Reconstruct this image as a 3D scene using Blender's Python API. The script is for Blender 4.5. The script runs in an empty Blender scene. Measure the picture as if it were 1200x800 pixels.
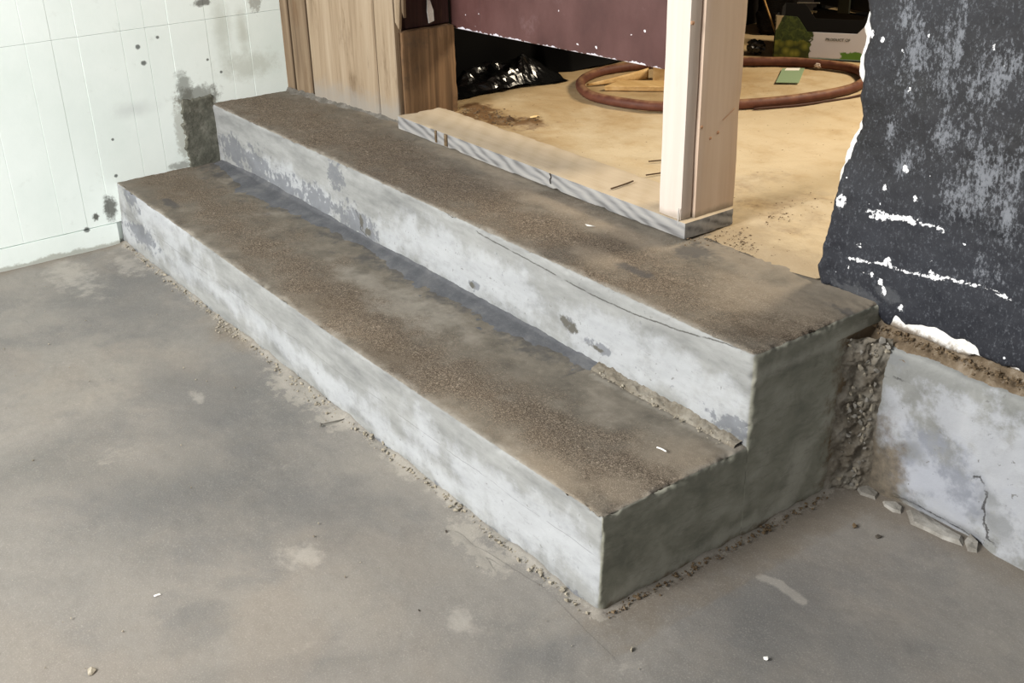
import bpy, bmesh, math, random
import numpy as np
from mathutils import Matrix, Vector
random.seed(11)
C = bpy.context.scene.collection
R = np.random.RandomState(5)

# ------------------------------------------------------------------ camera
CAM = np.array([1.161, -1.039, 1.298]); FPX = 1323.6
YAW, PITCH, ROLL = -0.9317, 0.4588, -0.0213
def _basis():
    cy, sy, cp, sp = math.cos(YAW), math.sin(YAW), math.cos(PITCH), math.sin(PITCH)
    f = np.array([sy*cp, cy*cp, -sp]); r = np.array([cy, -sy, 0.]); u = np.cross(r, f)
    cr, sr = math.cos(ROLL), math.sin(ROLL)
    return r*cr+u*sr, u*cr-r*sr, f
cr_, cu_, cf_ = _basis()
cam = bpy.data.objects.new('camera', bpy.data.cameras.new('camera')); C.objects.link(cam)
cam.data.sensor_width = 36; cam.data.lens = FPX/1200*36; cam.data.clip_start = .02
M = Matrix.Identity(4)
for i in range(3):
    M[i][0], M[i][1], M[i][2], M[i][3] = cr_[i], cu_[i], -cf_[i], CAM[i]
cam.matrix_world = M
bpy.context.scene.camera = cam

# ------------------------------------------------------------------ world, daylight, exposure
vs = bpy.context.scene.view_settings
vs.view_transform = 'Standard'; vs.look = 'None'; vs.gamma = 1; vs.use_curve_mapping = False; vs.exposure = 0.14
w = bpy.data.worlds.new('world'); bpy.context.scene.world = w; w.use_nodes = True
w.node_tree.nodes['Background'].inputs[0].default_value = (.97, .98, 1, 1)
w.node_tree.nodes['Background'].inputs[1].default_value = .34
def area(name, loc, target, sx, sy, power, col):
    l = bpy.data.lights.new(name, 'AREA'); l.shape = 'RECTANGLE'; l.size = sx; l.size_y = sy; l.energy = power; l.color = col
    o = bpy.data.objects.new(name, l); C.objects.link(o); o.location = loc
    o.rotation_euler = (Vector(target)-Vector(loc)).to_track_quat('-Z', 'Y').to_euler()
    return o
area('daylight_opening', (-.55, -3.6, 2.5), (-1.0, .4, .2), 1.4, 1.8, 300, (1, .985, .965))
area('back_room_window', (-.2, 2.75, 2.05), (-1.0, .9, .4), .6, .5, 64, (1, .86, .66))

# ------------------------------------------------------------------ pixel to point (1200 x 800 frame), for measured positions on known planes
def ray(x, y): return cf_ + cr_*(x-600)/FPX - cu_*(y-400)/FPX
def onZ(x, y, v): d = ray(x, y); return CAM + d*(v-CAM[2])/d[2]
def onY(x, y, v): d = ray(x, y); return CAM + d*(v-CAM[1])/d[1]
def onX(x, y, v): d = ray(x, y); return CAM + d*(v-CAM[0])/d[0]
H1, H2, D1, YB, XL = .20, .389, .355, .68, -2.31

# ------------------------------------------------------------------ noise
PERM = np.concatenate([np.random.RandomState(7).permutation(256)]*3)
GR = np.random.RandomState(8).normal(size=(256, 3)); GR /= np.linalg.norm(GR, axis=1)[:, None]
def pn(P):
    i = np.floor(P).astype(int); f = P-i; i &= 255
    u = f*f*f*(f*(f*6-15)+10); out = 0
    for dx in (0, 1):
        for dy in (0, 1):
            for dz in (0, 1):
                g = GR[PERM[PERM[PERM[i[:, 0]+dx]+i[:, 1]+dy]+i[:, 2]+dz]]
                dd = f-np.array([dx, dy, dz]); v = (g*dd).sum(1)
                wx = u[:, 0] if dx else 1-u[:, 0]; wy = u[:, 1] if dy else 1-u[:, 1]; wz = u[:, 2] if dz else 1-u[:, 2]
                out = out+v*wx*wy*wz
    return out
def fbm(P, s, o=4, g=.5, seed=0):
    P = np.asarray(P, float)*s+seed*17.37; a = 1; out = 0
    for k in range(o): out = out+a*pn(P); P = P*2.03+3.1; a *= g
    return out*1.5
def sstep(a, b, x): t = np.clip((x-a)/(b-a), 0, 1); return t*t*(3-2*t)
def pdist(P, pts):                                   # distance from points to a polyline
    P = np.asarray(P); d = np.full(len(P), 9.)
    pts = [np.asarray(q, float) for q in pts]
    for a, b in zip(pts[:-1], pts[1:]):
        ab = b-a; t = np.clip(((P-a)@ab)/max(ab@ab, 1e-12), 0, 1)
        d = np.minimum(d, np.linalg.norm(P-(a+t[:, None]*ab), axis=1))
    return d
def sdist(P, lines, nrm_axis):                       # signed distance to the nearest of several polylines lying in one plane
    a_, b_ = [k for k in range(3) if k != nrm_axis]; Q = np.asarray(P)[:, [a_, b_]]; best = np.full(len(Q), 9.); sg = np.ones(len(Q))
    for pts in lines:
        pts = [np.asarray(q, float)[[a_, b_]] for q in pts]
        for a, b in zip(pts[:-1], pts[1:]):
            ab = b-a; t = np.clip(((Q-a)@ab)/max(ab@ab, 1e-12), 0, 1); v = Q-(a+t[:, None]*ab); d = np.linalg.norm(v, axis=1)
            s_ = np.sign(ab[0]*(Q[:, 1]-a[1])-ab[1]*(Q[:, 0]-a[0])); m = d < best; best = np.where(m, d, best); sg = np.where(m, s_, sg)
    return np.clip(best*np.where(sg == 0, 1, sg), -.05, .05), np.minimum(best, .05)
def blob(P, c, r):                                   # 1 at the centre, 0 at radius, negative outside
    r = np.asarray(r, float)
    return np.maximum(1-np.linalg.norm((P-np.asarray(c))/r, axis=1), -1)

# ------------------------------------------------------------------ mesh helpers
def fast_mesh(name, V, F, smooth=True):
    me = bpy.data.meshes.new(name); V = np.asarray(V, np.float32); F = np.asarray(F, np.int32)
    k = F.shape[1]
    me.vertices.add(len(V)); me.vertices.foreach_set('co', V.ravel())
    me.loops.add(F.size); me.loops.foreach_set('vertex_index', F.ravel())
    me.polygons.add(len(F)); me.polygons.foreach_set('loop_start', np.arange(0, F.size, k, dtype=np.int32))
    me.polygons.foreach_set('loop_total', np.full(len(F), k, np.int32))
    me.polygons.foreach_set('use_smooth', np.full(len(F), smooth, bool))
    me.update(calc_edges=True); me.validate()
    return me
def props(o, label=None, cat=None, group=None, kind=None):
    if label: o['label'] = label
    if cat: o['category'] = cat
    if group: o['group'] = group
    if kind: o['kind'] = kind
    return o
def empty(name, loc, label=None, cat=None, group=None, kind=None):
    o = bpy.data.objects.new(name, None); C.objects.link(o); o.location = loc; o.empty_display_size = .05
    bpy.context.view_layer.update()
    return props(o, label, cat, group, kind)
def wloc(o):
    p = Vector(o.location)
    while o.parent: o = o.parent; p += Vector(o.location)
    return p
def link(name, me, mat, parent=None, origin=None):
    """me is in world coordinates; moved to its own base (top level) or to its parent's space"""
    o = bpy.data.objects.new(name, me); C.objects.link(o); me.materials.append(mat)
    if origin is None:
        a = np.array([v.co[:] for v in me.vertices]) if len(me.vertices) < 3000 else None
        if a is None:
            a = np.empty(len(me.vertices)*3, np.float32); me.vertices.foreach_get('co', a); a = a.reshape(-1, 3)
        lo, hi = a.min(0), a.max(0); origin = ((lo[0]+hi[0])/2, (lo[1]+hi[1])/2, lo[2])
    origin = Vector([float(q) for q in origin])
    me.transform(Matrix.Translation(-origin))
    o.location = origin
    if parent:
        o.parent = parent; o.location = origin-wloc(parent)
    return o
def attrs(me, **kw):
    for k, v in kw.items():
        a = me.attributes.new(k, 'FLOAT', 'POINT'); a.data.foreach_set('value', np.asarray(v, np.float32))
def gridfaces(nu, nv, off=0):
    i = np.arange(nu-1)[:, None]*nv+np.arange(nv-1)[None, :]
    return np.stack([i, i+nv, i+nv+1, i+1], -1).reshape(-1, 4)+off
def rbox(lo, hi, res, r, faces='xXyYzZ', res_axis=None, ext=None):
    """welded box surface; returns base points, rounded points, normals, quads, distance to the nearest edge"""
    lo, hi = np.array(lo, float), np.array(hi, float); ra = res_axis or (res,)*3
    ax = [np.linspace(lo[k], hi[k], max(2, int(math.ceil((hi[k]-lo[k])/ra[k]))+1)) for k in range(3)]
    Ps, Fs, off = [], [], 0
    for fc in faces:
        k = 'xyz'.index(fc.lower()); a, b = [q for q in range(3) if q != k]
        A, B = np.meshgrid(ax[a], ax[b], indexing='ij'); P = np.zeros(A.shape+(3,))
        P[..., a], P[..., b], P[..., k] = A, B, (hi if fc.isupper() else lo)[k]
        Ff = gridfaces(*A.shape, off)
        flip = (k == 1) ^ (not fc.isupper())
        if flip: Ff = Ff[:, ::-1]
        Ps.append(P.reshape(-1, 3)); Fs.append(Ff); off += A.size
    P = np.concatenate(Ps); F = np.concatenate(Fs)
    _, idx, inv = np.unique(np.round(P*1e5).astype(np.int64), axis=0, return_index=True, return_inverse=True)
    P = P[idx]; F = inv.ravel()[F]
    rr = r(P) if callable(r) else np.full(len(P), r)
    if ext: lo, hi = ext(P, lo, hi)
    q = np.clip(P, lo+rr[:, None], hi-rr[:, None]); n = P-q; n /= np.maximum(np.linalg.norm(n, axis=1), 1e-9)[:, None]
    V = q+n*rr[:, None]
    d = np.sort(np.minimum(P-lo, hi-P), axis=1); ed = d[:, 1]
    return P, V, n, F, ed
def rbox_obj(name, lo, hi, res, r, mat, parent=None, disp=None, faces='xXyYzZ', xf=None, res_axis=None):
    P, V, n, F, ed = rbox(lo, hi, res, r, faces, res_axis)
    if disp: V = V+n*disp(P, n, ed)[:, None]
    if xf is not None: V = V@xf[0].T+xf[1]
    me = fast_mesh(name, V, F); me.set_sharp_from_angle(angle=math.radians(28))
    return link(name, me, mat, parent)
def bevbox(name, corners8, bev, mat, parent=None):
    """box from 8 world corners (bottom four ccw, top four ccw) with bevelled edges"""
    bm = bmesh.new(); vv = [bm.verts.new([float(q) for q in c]) for c in corners8]
    for f in ((3, 2, 1, 0), (4, 5, 6, 7), (0, 1, 5, 4), (1, 2, 6, 5), (2, 3, 7, 6), (3, 0, 4, 7)): bm.faces.new([vv[i] for i in f])
    if bev: bmesh.ops.bevel(bm, geom=list(bm.edges), offset=bev, segments=1, affect='EDGES')
    bmesh.ops.recalc_face_normals(bm, faces=list(bm.faces))
    me = bpy.data.meshes.new(name); bm.to_mesh(me); bm.free()
    return link(name, me, mat, parent)
def abox(lo, hi):
    (a, b, c), (d, e, f) = lo, hi
    return [(a, b, c), (d, b, c), (d, e, c), (a, e, c), (a, b, f), (d, b, f), (d, e, f), (a, e, f)]
def tube(name, pts, rad, mat, parent=None, seg=10, closed=False, sub=8, caps=True, radfn=None):
    pts = [np.asarray(p, float) for p in pts]; n = len(pts); out = []
    rng = range(n if closed else n-1)
    for i in rng:
        if closed: p0, p1, p2, p3 = pts[i-1], pts[i], pts[(i+1) % n], pts[(i+2) % n]
        else: p0, p1, p2, p3 = pts[max(i-1, 0)], pts[i], pts[i+1], pts[min(i+2, n-1)]
        for k in range(sub):
            t = k/sub
            out.append(.5*((2*p1)+(-p0+p2)*t+(2*p0-5*p1+4*p2-p3)*t*t+(-p0+3*p1-3*p2+p3)*t**3))
    if not closed: out.append(pts[-1])
    out = np.array(out); m = len(out); V = []
    for i in range(m):
        tg = out[(i+1) % m]-out[i-1] if closed else out[min(i+1, m-1)]-out[max(i-1, 0)]
        tg /= np.linalg.norm(tg); up = np.array([0, 0, 1.]) if abs(tg[2]) < .9 else np.array([1., 0, 0])
        s = np.cross(tg, up); s /= np.linalg.norm(s); u = np.cross(s, tg)
        rr = rad*(radfn(i/(m-1)) if radfn else 1)
        for k in range(seg):
            a = 2*math.pi*k/seg; V.append(out[i]+rr*(math.cos(a)*s+math.sin(a)*u))
    F = []
    for i in range(m if closed else m-1):
        for k in range(seg):
            j = (i+1) % m; F.append((i*seg+k, j*seg+k, j*seg+(k+1) % seg, i*seg+(k+1) % seg))
    me = bpy.data.meshes.new(name)
    if not closed and caps: F += [tuple(range(seg)), tuple(range((m-1)*seg, m*seg))[::-1]]
    me.from_pydata([tuple(v) for v in V], [], F); me.polygons.foreach_set('use_smooth', [True]*len(F)); me.update()
    bm = bmesh.new(); bm.from_mesh(me); bmesh.ops.recalc_face_normals(bm, faces=list(bm.faces)); bm.to_mesh(me); bm.free()
    return link(name, me, mat, parent)
def rock_arrays(seed, flat=.7):
    rg = np.random.RandomState(seed); p = rg.normal(size=(12, 3)); p /= np.linalg.norm(p, axis=1)[:, None]; p *= rg.uniform(.7, 1.1, (12, 1)); p[:, 2] *= flat; p[:, 1] *= rg.uniform(.6, 1)
    bm = bmesh.new()
    for q in p: bm.verts.new([float(t) for t in q])
    bmesh.ops.convex_hull(bm, input=list(bm.verts)); 
    for v in [v for v in bm.verts if not v.link_faces]: bm.verts.remove(v)
    bm.verts.index_update()
    V = np.array([v.co[:] for v in bm.verts]); F = np.array([[v.index for v in f.verts] for f in bm.faces]); bm.free()
    return V, F
ROCKS = [rock_arrays(s) for s in range(20, 30)]
def rotm(rg):
    a, b, c = rg.uniform(0, 6.28), rg.uniform(-.4, .4), rg.uniform(-.4, .4)
    return np.array(Matrix.Rotation(a, 3, 'Z') @ Matrix.Rotation(b, 3, 'X') @ Matrix.Rotation(c, 3, 'Y'))
def rubble(name, pts, sizes, mat, parent=None, seed=1, sink=.3):
    """many crumbs joined into one mesh"""
    rg = np.random.RandomState(seed); Vs, Fs, off = [], [], 0
    for p, s in zip(pts, sizes):
        V, F = ROCKS[rg.randint(len(ROCKS))]
        Vs.append((V*s)@rotm(rg).T+np.asarray(p)+np.array([0, 0, s*(.7-sink)])); Fs.append(F+off); off += len(V)
    return link(name, fast_mesh(name, np.concatenate(Vs), np.concatenate(Fs), False), mat, parent)
def rock(name, p, s, mat, parent=None, seed=1, scale=(1, 1, 1), sink=.15):
    rg = np.random.RandomState(seed); V, F = ROCKS[seed % len(ROCKS)]
    V = (V*np.array(scale)*s)@np.array(Matrix.Rotation(rg.uniform(0, 6.28), 3, 'Z')).T
    V[:, 2] += -V[:, 2].min()-sink*s
    return link(name, fast_mesh(name, V+np.asarray(p), F, False), mat, parent)

# ------------------------------------------------------------------ material helper
def srgb(r, g, b):
    f = lambda c: (c/255/12.92) if c/255 <= .04045 else ((c/255+.055)/1.055)**2.4
    return (f(r), f(g), f(b), 1)
class NT:
    def __init__(s, name, rough=.85, spec=.25):
        s.m = bpy.data.materials.new(name); s.m.use_nodes = True; s.t = s.m.node_tree; s.b = s.t.nodes['Principled BSDF']
        s.b.inputs['Roughness'].default_value = rough; s.b.inputs['Specular IOR Level'].default_value = spec
        s.pos = s.t.nodes.new('ShaderNodeNewGeometry').outputs['Position']
    def put(s, sock, v):
        if isinstance(v, bpy.types.NodeSocket): s.t.links.new(v, sock)
        elif v is not None: sock.default_value = v
    def node(s, ty, **kw):
        n = s.t.nodes.new(ty)
        for k, v in kw.items(): setattr(n, k, v)
        return n
    def scale(s, v, vec=None, off=(0, 0, 0)):
        n = s.node('ShaderNodeMapping'); s.put(n.inputs['Vector'], vec or s.pos); n.inputs['Scale'].default_value = v; n.inputs['Location'].default_value = off
        return n.outputs[0]
    def noise(s, sc, det=5, ro=.55, vec=None, dist=0):
        n = s.node('ShaderNodeTexNoise'); s.put(n.inputs['Vector'], vec or s.pos)
        n.inputs['Scale'].default_value = sc; n.inputs['Detail'].default_value = det; n.inputs['Roughness'].default_value = ro; n.inputs['Distortion'].default_value = dist
        return n.outputs['Fac']
    def vor(s, sc, vec=None, out='Distance', rnd=1):
        n = s.node('ShaderNodeTexVoronoi'); s.put(n.inputs['Vector'], vec or s.pos); n.inputs['Scale'].default_value = sc; n.inputs['Randomness'].default_value = rnd
        return n.outputs[out]
    def wave(s, sc, dist, vec=None, dsc=1, direction='X'):
        n = s.node('ShaderNodeTexWave', bands_direction=direction); s.put(n.inputs['Vector'], vec or s.pos); n.inputs['Scale'].default_value = sc
        n.inputs['Distortion'].default_value = dist; n.inputs['Detail'].default_value = 2; n.inputs['Detail Scale'].default_value = dsc
        return n.outputs['Fac']
    def ma(s, op, a, b=0, c=0):
        n = s.node('ShaderNodeMath', operation=op)
        for i, v in enumerate((a, b, c)): s.put(n.inputs[i], v)
        return n.outputs[0]
    def attr(s, name): return s.node('ShaderNodeAttribute', attribute_name=name).outputs['Fac']
    def mr(s, v, a, b, c=0, d=1, smooth=True):
        n = s.node('ShaderNodeMapRange'); n.interpolation_type = 'SMOOTHSTEP' if smooth else 'LINEAR'
        s.put(n.inputs[0], v)
        for i, q in enumerate((a, b, c, d)): n.inputs[i+1].default_value = q
        return n.outputs[0]
    def ramp(s, f, stops):
        n = s.node('ShaderNodeValToRGB'); e = n.color_ramp.elements
        while len(e) < len(stops): e.new(.5)
        for q, (p, c) in zip(e, stops): q.position = p; q.color = srgb(*c)
        s.put(n.inputs[0], f); return n.outputs[0]
    def mix(s, f, a, b, mode='MIX'):
        n = s.node('ShaderNodeMix', data_type='RGBA', blend_type=mode)
        s.put(n.inputs[0], f)
        for i, v in ((6, a), (7, b)): s.put(n.inputs[i], srgb(*v) if isinstance(v, tuple) and len(v) == 3 else v)
        return n.outputs[2]
    def xyz(s, vec=None):
        n = s.node('ShaderNodeSeparateXYZ'); s.put(n.inputs[0], vec or s.pos); return n.outputs
    def nrm(s):
        return s.xyz(s.node('ShaderNodeNewGeometry').outputs['Normal'])
    def bump(s, h, strength=.5, dist=.003, prev=None):
        n = s.node('ShaderNodeBump'); n.inputs['Strength'].default_value = strength; n.inputs['Distance'].default_value = dist
        s.put(n.inputs['Height'], h)
        if prev: s.put(n.inputs['Normal'], prev)
        return n.outputs[0]
    def done(s, col, normal=None, rough=None):
        s.put(s.b.inputs['Base Color'], srgb(*col) if isinstance(col, tuple) and len(col) == 3 else col)
        if normal: s.put(s.b.inputs['Normal'], normal)
        if rough is not None: s.put(s.b.inputs['Roughness'], rough)
        return s.m
    def field(s, name, k=.6, w=.15, sc=25, det=6):      # ragged-edged mask from a smooth stored field
        n = s.noise(sc, det, .65)
        return s.mr(s.ma('ADD', s.attr(name), s.ma('MULTIPLY', s.ma('SUBTRACT', n, .5), k*4.5)), -w*1.6, w*1.6)
    def line(s, name, wd=.0012, wob=.004, sc=60):       # thin dark line from a stored distance
        n = s.noise(sc, 5, .7)
        d = s.ma('ABSOLUTE', s.ma('ADD', s.attr(name), s.ma('MULTIPLY', s.ma('SUBTRACT', n, .5), wob)))
        br = s.mr(s.noise(14, 4, .6), .36, .5)
        return s.ma('MULTIPLY', s.ma('MULTIPLY', s.mr(d, wd*.4, wd*1.6, 1, 0), s.mr(s.attr(name+'_u'), .006, .014, 1, 0)), br)

# ================================================================== MATERIALS
def mat_step():
    t = NT('poured_concrete_step', .9, .2)
    top = t.attr('top'); side = t.attr('side')
    n1 = t.noise(3.5, 6, .6); n2 = t.noise(14, 6, .62); n3 = t.noise(420, 3, .6); n4 = t.noise(150, 4, .65)
    # riser
    rz = t.noise(9, 7, .65, t.scale((.6, 1, 2.4)))
    ris = t.ramp(rz, [(.28, (112, 113, 112)), (.46, (135, 136, 134)), (.62, (150, 151, 149))])
    ris = t.mix(t.ma('MULTIPLY', t.field('eff', .9, .35, 10, 8), .55), ris, (182, 185, 189))
    ris = t.mix(t.ma('MULTIPLY', t.field('gry', 1.1, .16, 44, 9), .68), ris, (92, 95, 102))
    ris = t.mix(t.mr(t.noise(75, 3, .6), .66, .73), ris, (128, 128, 126))
    ris = t.mix(t.ma('MULTIPLY', t.mr(t.noise(34, 9, .8, t.scale((.6, 1, 1.6))), .5, .68), .4), ris, (126, 127, 127))
    # side, skim coat with trowel sweeps
    sw = t.noise(5, 6, .6, t.scale((1, 2.2, 3.4)), .35)
    sid = t.ramp(sw, [(.3, (116, 116, 104)), (.5, (140, 139, 125)), (.7, (160, 158, 145))])
    sid = t.mix(t.ma('MULTIPLY', t.field('swp', .8, .5, 16, 5), .55), sid, (186, 183, 170))
    sid = t.mix(t.field('brn', .5, .25, 30, 6), sid, (104, 88, 68))
    sid = t.mix(t.ma('MULTIPLY', t.mr(t.noise(22, 9, .78, t.scale((1, .8, 3.0))), .5, .68), .4), sid, (98, 97, 86))
    sid = t.mix(t.ma('MULTIPLY', t.mr(t.noise(13, 8, .75, t.scale((1, .6, 2.2), None, (3, 3, 3))), .54, .7), .3), sid, (178, 175, 162))
    base = t.mix(side, ris, sid)
    # tread: sandy
    rough = t.field('rgh', .75, .5, 9, 7)
    smooth_c = t.ramp(n2, [(.3, (90, 85, 77)), (.5, (108, 102, 92)), (.72, (128, 121, 110))])
    rough_c = t.ramp(t.ma('MULTIPLY_ADD', n3, .7, t.ma('MULTIPLY', n4, .3)), [(.36, (54, 47, 39)), (.47, (90, 80, 68)), (.56, (118, 106, 92)), (.66, (168, 156, 140))])
    tre = t.mix(rough, smooth_c, rough_c)
    tre = t.mix(t.ma('MULTIPLY', t.mr(n1, .5, .68), .4), tre, (84, 72, 58))
    tre = t.mix(t.ma('MULTIPLY', t.mr(n3, .60, .72), .4), tre, (178, 164, 142))
    tre = t.mix(t.ma('MULTIPLY', t.field('dst_lit', .6, .45, 12, 7), .5), tre, (150, 138, 121))
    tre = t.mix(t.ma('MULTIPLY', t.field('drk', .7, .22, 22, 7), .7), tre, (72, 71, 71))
    tre = t.mix(t.ma('MULTIPLY', t.field('edg', .9, .5, 14, 6), .5), tre, (146, 141, 131))
    m = t.mr(t.ma('ADD', top, t.ma('MULTIPLY', t.ma('SUBTRACT', t.noise(60, 5, .7), .5), .55)), .58, .84)
    col = t.mix(m, base, tre)
    col = t.mix(t.ma('MULTIPLY', t.line('crk', .0014, .006, 45), .8), col, (58, 55, 50))
    col = t.mix(t.ma('MULTIPLY', t.line('fin', .0008, .003, 30), .45), col, (96, 95, 92))
    col = t.mix(t.field('spl', .7, .2, 60, 6), col, (92, 90, 84))
    h = t.ma('ADD', t.ma('MULTIPLY', n3, t.ma('MULTIPLY_ADD', t.ma('MULTIPLY', m, rough), .8, .08)), t.ma('MULTIPLY', t.noise(45, 6, .65), .5))
    return t.done(col, t.bump(h, .6, .0032))
def mat_floor():
    t = NT('worn_concrete_floor', .62, .35)
    a = t.noise(1.6, 7, .58, None, .6); b = t.noise(5.5, 7, .62, None, .4); c = t.noise(60, 4, .6); s = t.noise(2.3, 6, .6, t.scale((1, 1, 1), None, (4, 7, 2)), .8)
    col = t.ramp(a, [(.33, (104, 102, 98)), (.47, (125, 121, 115)), (.6, (134, 129, 121)), (.72, (143, 135, 125))])
    col = t.mix(t.ma('MULTIPLY', t.mr(b, .52, .68), .5), col, (104, 103, 101))
    col = t.mix(t.ma('MULTIPLY', t.mr(s, .50, .66), .45), col, (132, 124, 114))
    col = t.mix(t.ma('MULTIPLY', t.mr(t.noise(11, 8, .7, t.scale((1, .5, 1))), .60, .74), .4), col, (166, 160, 150))
    col = t.mix(t.ma('MULTIPLY', t.mr(c, .35, .7), .22), col, (120, 114, 106))
    col = t.mix(t.ma('MULTIPLY', t.mr(t.noise(230, 2), .7, .78), .5), col, (96, 92, 86))
    col = t.mix(t.ma('MULTIPLY', t.field('drk', .8, .5, 9, 7), .5), col, (94, 94, 93))
    col = t.mix(t.ma('MULTIPLY', t.field('lit', .6, .25, 26, 7), .42), col, (176, 170, 160))
    col = t.mix(t.ma('MULTIPLY', t.field('brn', .6, .5, 14, 6), .6), col, (112, 101, 86))
    col = t.mix(t.ma('MULTIPLY', t.field('mor', .9, .2, 40, 7), .5), col, (160, 154, 143))
    col = t.mix(t.ma('MULTIPLY', t.line('crk', .0012, .006, 30), .55), col, (92, 88, 82))
    col = t.mix(t.ma('MULTIPLY', t.mr(t.noise(28, 9, .78, t.scale((1, .7, 1))), .5, .68), .22), col, (104, 100, 94))
    col = t.mix(t.ma('MULTIPLY', t.mr(t.noise(320, 4, .8), .52, .66), .22), col, (196, 190, 180))
    return t.done(col, t.bump(t.ma('ADD', t.ma('MULTIPLY', c, .4), t.noise(16, 8, .7)), .5, .003), t.mr(b, .3, .7, .55, .78))
def mat_white():
    t = NT('white_painted_boards', .45, .4)
    n = t.noise(4, 5, .55); x = t.xyz()
    col = t.ramp(n, [(.3, (232, 243, 237)), (.6, (242, 251, 246))])
    col = t.mix(t.ma('MULTIPLY', t.mr(t.noise(18, 7, .7), .6, .74), .25), col, (196, 204, 196))
    # grime low down by the steps, stains with their own shapes
    def spot(cy, cz, ry, rz, k=.9, sc=22, c=(70, 68, 60), amt=.8, w=.15):
        nonlocal col
        u = t.ma('DIVIDE', t.ma('SUBTRACT', x[1], cy), ry); v = t.ma('DIVIDE', t.ma('SUBTRACT', x[2], cz), rz)
        d = t.ma('SUBTRACT', 1, t.ma('SQRT', t.ma('ADD', t.ma('MULTIPLY', u, u), t.ma('MULTIPLY', v, v))))
        m = t.mr(t.ma('ADD', d, t.ma('MULTIPLY', t.ma('SUBTRACT', t.noise(sc, 8, .72), .5), k*5)), -w*2, w*2.5)
        col = t.mix(t.ma('MULTIPLY', m, amt), col, c)
    spot(.27, .45, .025, .055, .45, 40, (92, 92, 82), .65)
    spot(.31, .425, .07, .03, .5, 45, (92, 90, 80), .7)
    spot(.24, .32, .02, .10, .5, 45, (140, 136, 120), .5)
    spot(.22, .21, .04, .014, .5, 50, (98, 94, 84), .6)
    spot(.42, .62, .025, .10, .35, 22, (186, 192, 180), .6, .4)
    spot(.49, .60, .018, .06, .35, 22, (182, 186, 172), .6, .4)
    spot(.50, .49, .09, .04, .5, 30, (178, 182, 168), .5, .3)
    spot(.545, .70, .02, .04, .6, 60, (120, 114, 100), .6)
    spot(.37, .705, .03, .010, .5, 50, (70, 66, 58), .8)
    spot(.10, .415, .06, .02, .35, 22, (206, 213, 210), .6, .5)
    spot(-.025, .125, .020, .04, .4, 60, (66, 64, 56), .85)
    spot(-.075, .105, .010, .012, .6, 80, (60, 58, 50), .9)
    for cy, cz, q in ((.145, .60, .010), (.155, .55, .011), (.21, .62, .007), (.02, .335, .006), (.01, .22, .008), (.36, .53, .006), (.40, .485, .006), (-.11, .07, .012)):
        spot(cy, cz, q*.75, q*.7, .25, 90, (70, 76, 72), .85)
    spot(-.22, .0, .40, .014, .5, 30, (134, 130, 114), .6)
    return t.done(col, t.bump(t.noise(70, 4, .6), .15, .002))
def mat_cement(name, stops, bumpy=.5, sc=12, fine=220):
    t = NT(name, .92, .15); n = t.noise(sc, 7, .66)
    col = t.ramp(n, stops)
    col = t.mix(t.ma('MULTIPLY', t.mr(t.noise(fine, 3), .55, .7), .35), col, stops[-1][1])
    return t.done(col, t.bump(t.noise(fine*.6, 5, .65), bumpy, .004))
def mat_wood(name, stops, axis='z', sc=1., bump=.25, dirt=None, low=None, rings=0, rough=.75, stain=(96, 72, 46), samt=.35, top=None):
    t = NT(name, rough, .25)
    s = {'z': (38, 38, 1.6), 'x': (1.6, 38, 38), 'y': (38, 1.6, 38)}[axis]
    v = t.scale(tuple(q*sc for q in s)); n = t.noise(1, 6, .62, v, .8); n2 = t.noise(2.6, 4, .6, v)
    f = t.ma('MULTIPLY_ADD', n, .7, t.ma('MULTIPLY', n2, .3))
    if rings:
        v2 = t.scale({'z': (9, 9, 1.1), 'x': (5, 5, 16), 'y': (9, 1.1, 9)}[axis])
        wv = t.wave(rings, 7, v2, .6, 'DIAGONAL'); f = t.ma('MULTIPLY_ADD', wv, .22, t.ma('MULTIPLY', f, .74))
    col = t.ramp(f, stops)
    st = t.noise(5, 6, .62, t.scale({'z': (2.4, 2.4, .6), 'x': (.6, 2.4, 2.4), 'y': (2.4, .6, 2.4)}[axis]))
    col = t.mix(t.ma('MULTIPLY', t.mr(st, .56, .7), samt), col, stain)
    kn = t.vor(7, t.scale({'z': (1, 1, .45), 'x': (.45, 1, 1), 'y': (1, .45, 1)}[axis]))
    col = t.mix(t.ma('MULTIPLY', t.mr(kn, .03, .075, 1, 0), .6), col, stain)
    if low:                                          # grey cement smear along the foot
        z = t.xyz()[2]
        m = t.mr(t.ma('ADD', z, t.ma('MULTIPLY', t.ma('SUBTRACT', t.noise(14, 6, .7), .5), low[1]*1.6)), low[0], low[0]+low[1], 1, 0)
        col = t.mix(t.ma('MULTIPLY', m, low[3]), col, low[2])
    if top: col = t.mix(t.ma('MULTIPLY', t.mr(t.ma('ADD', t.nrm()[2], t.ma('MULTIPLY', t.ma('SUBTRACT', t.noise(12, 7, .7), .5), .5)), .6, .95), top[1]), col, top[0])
    if dirt: col = t.mix(t.ma('MULTIPLY', t.mr(t.noise(9, 7, .7), .5, .7), .7), col, dirt)
    return t.done(col, t.bump(t.ma('ADD', n2, t.ma('MULTIPLY', t.noise(30, 4), .5)), bump, .003))
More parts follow.
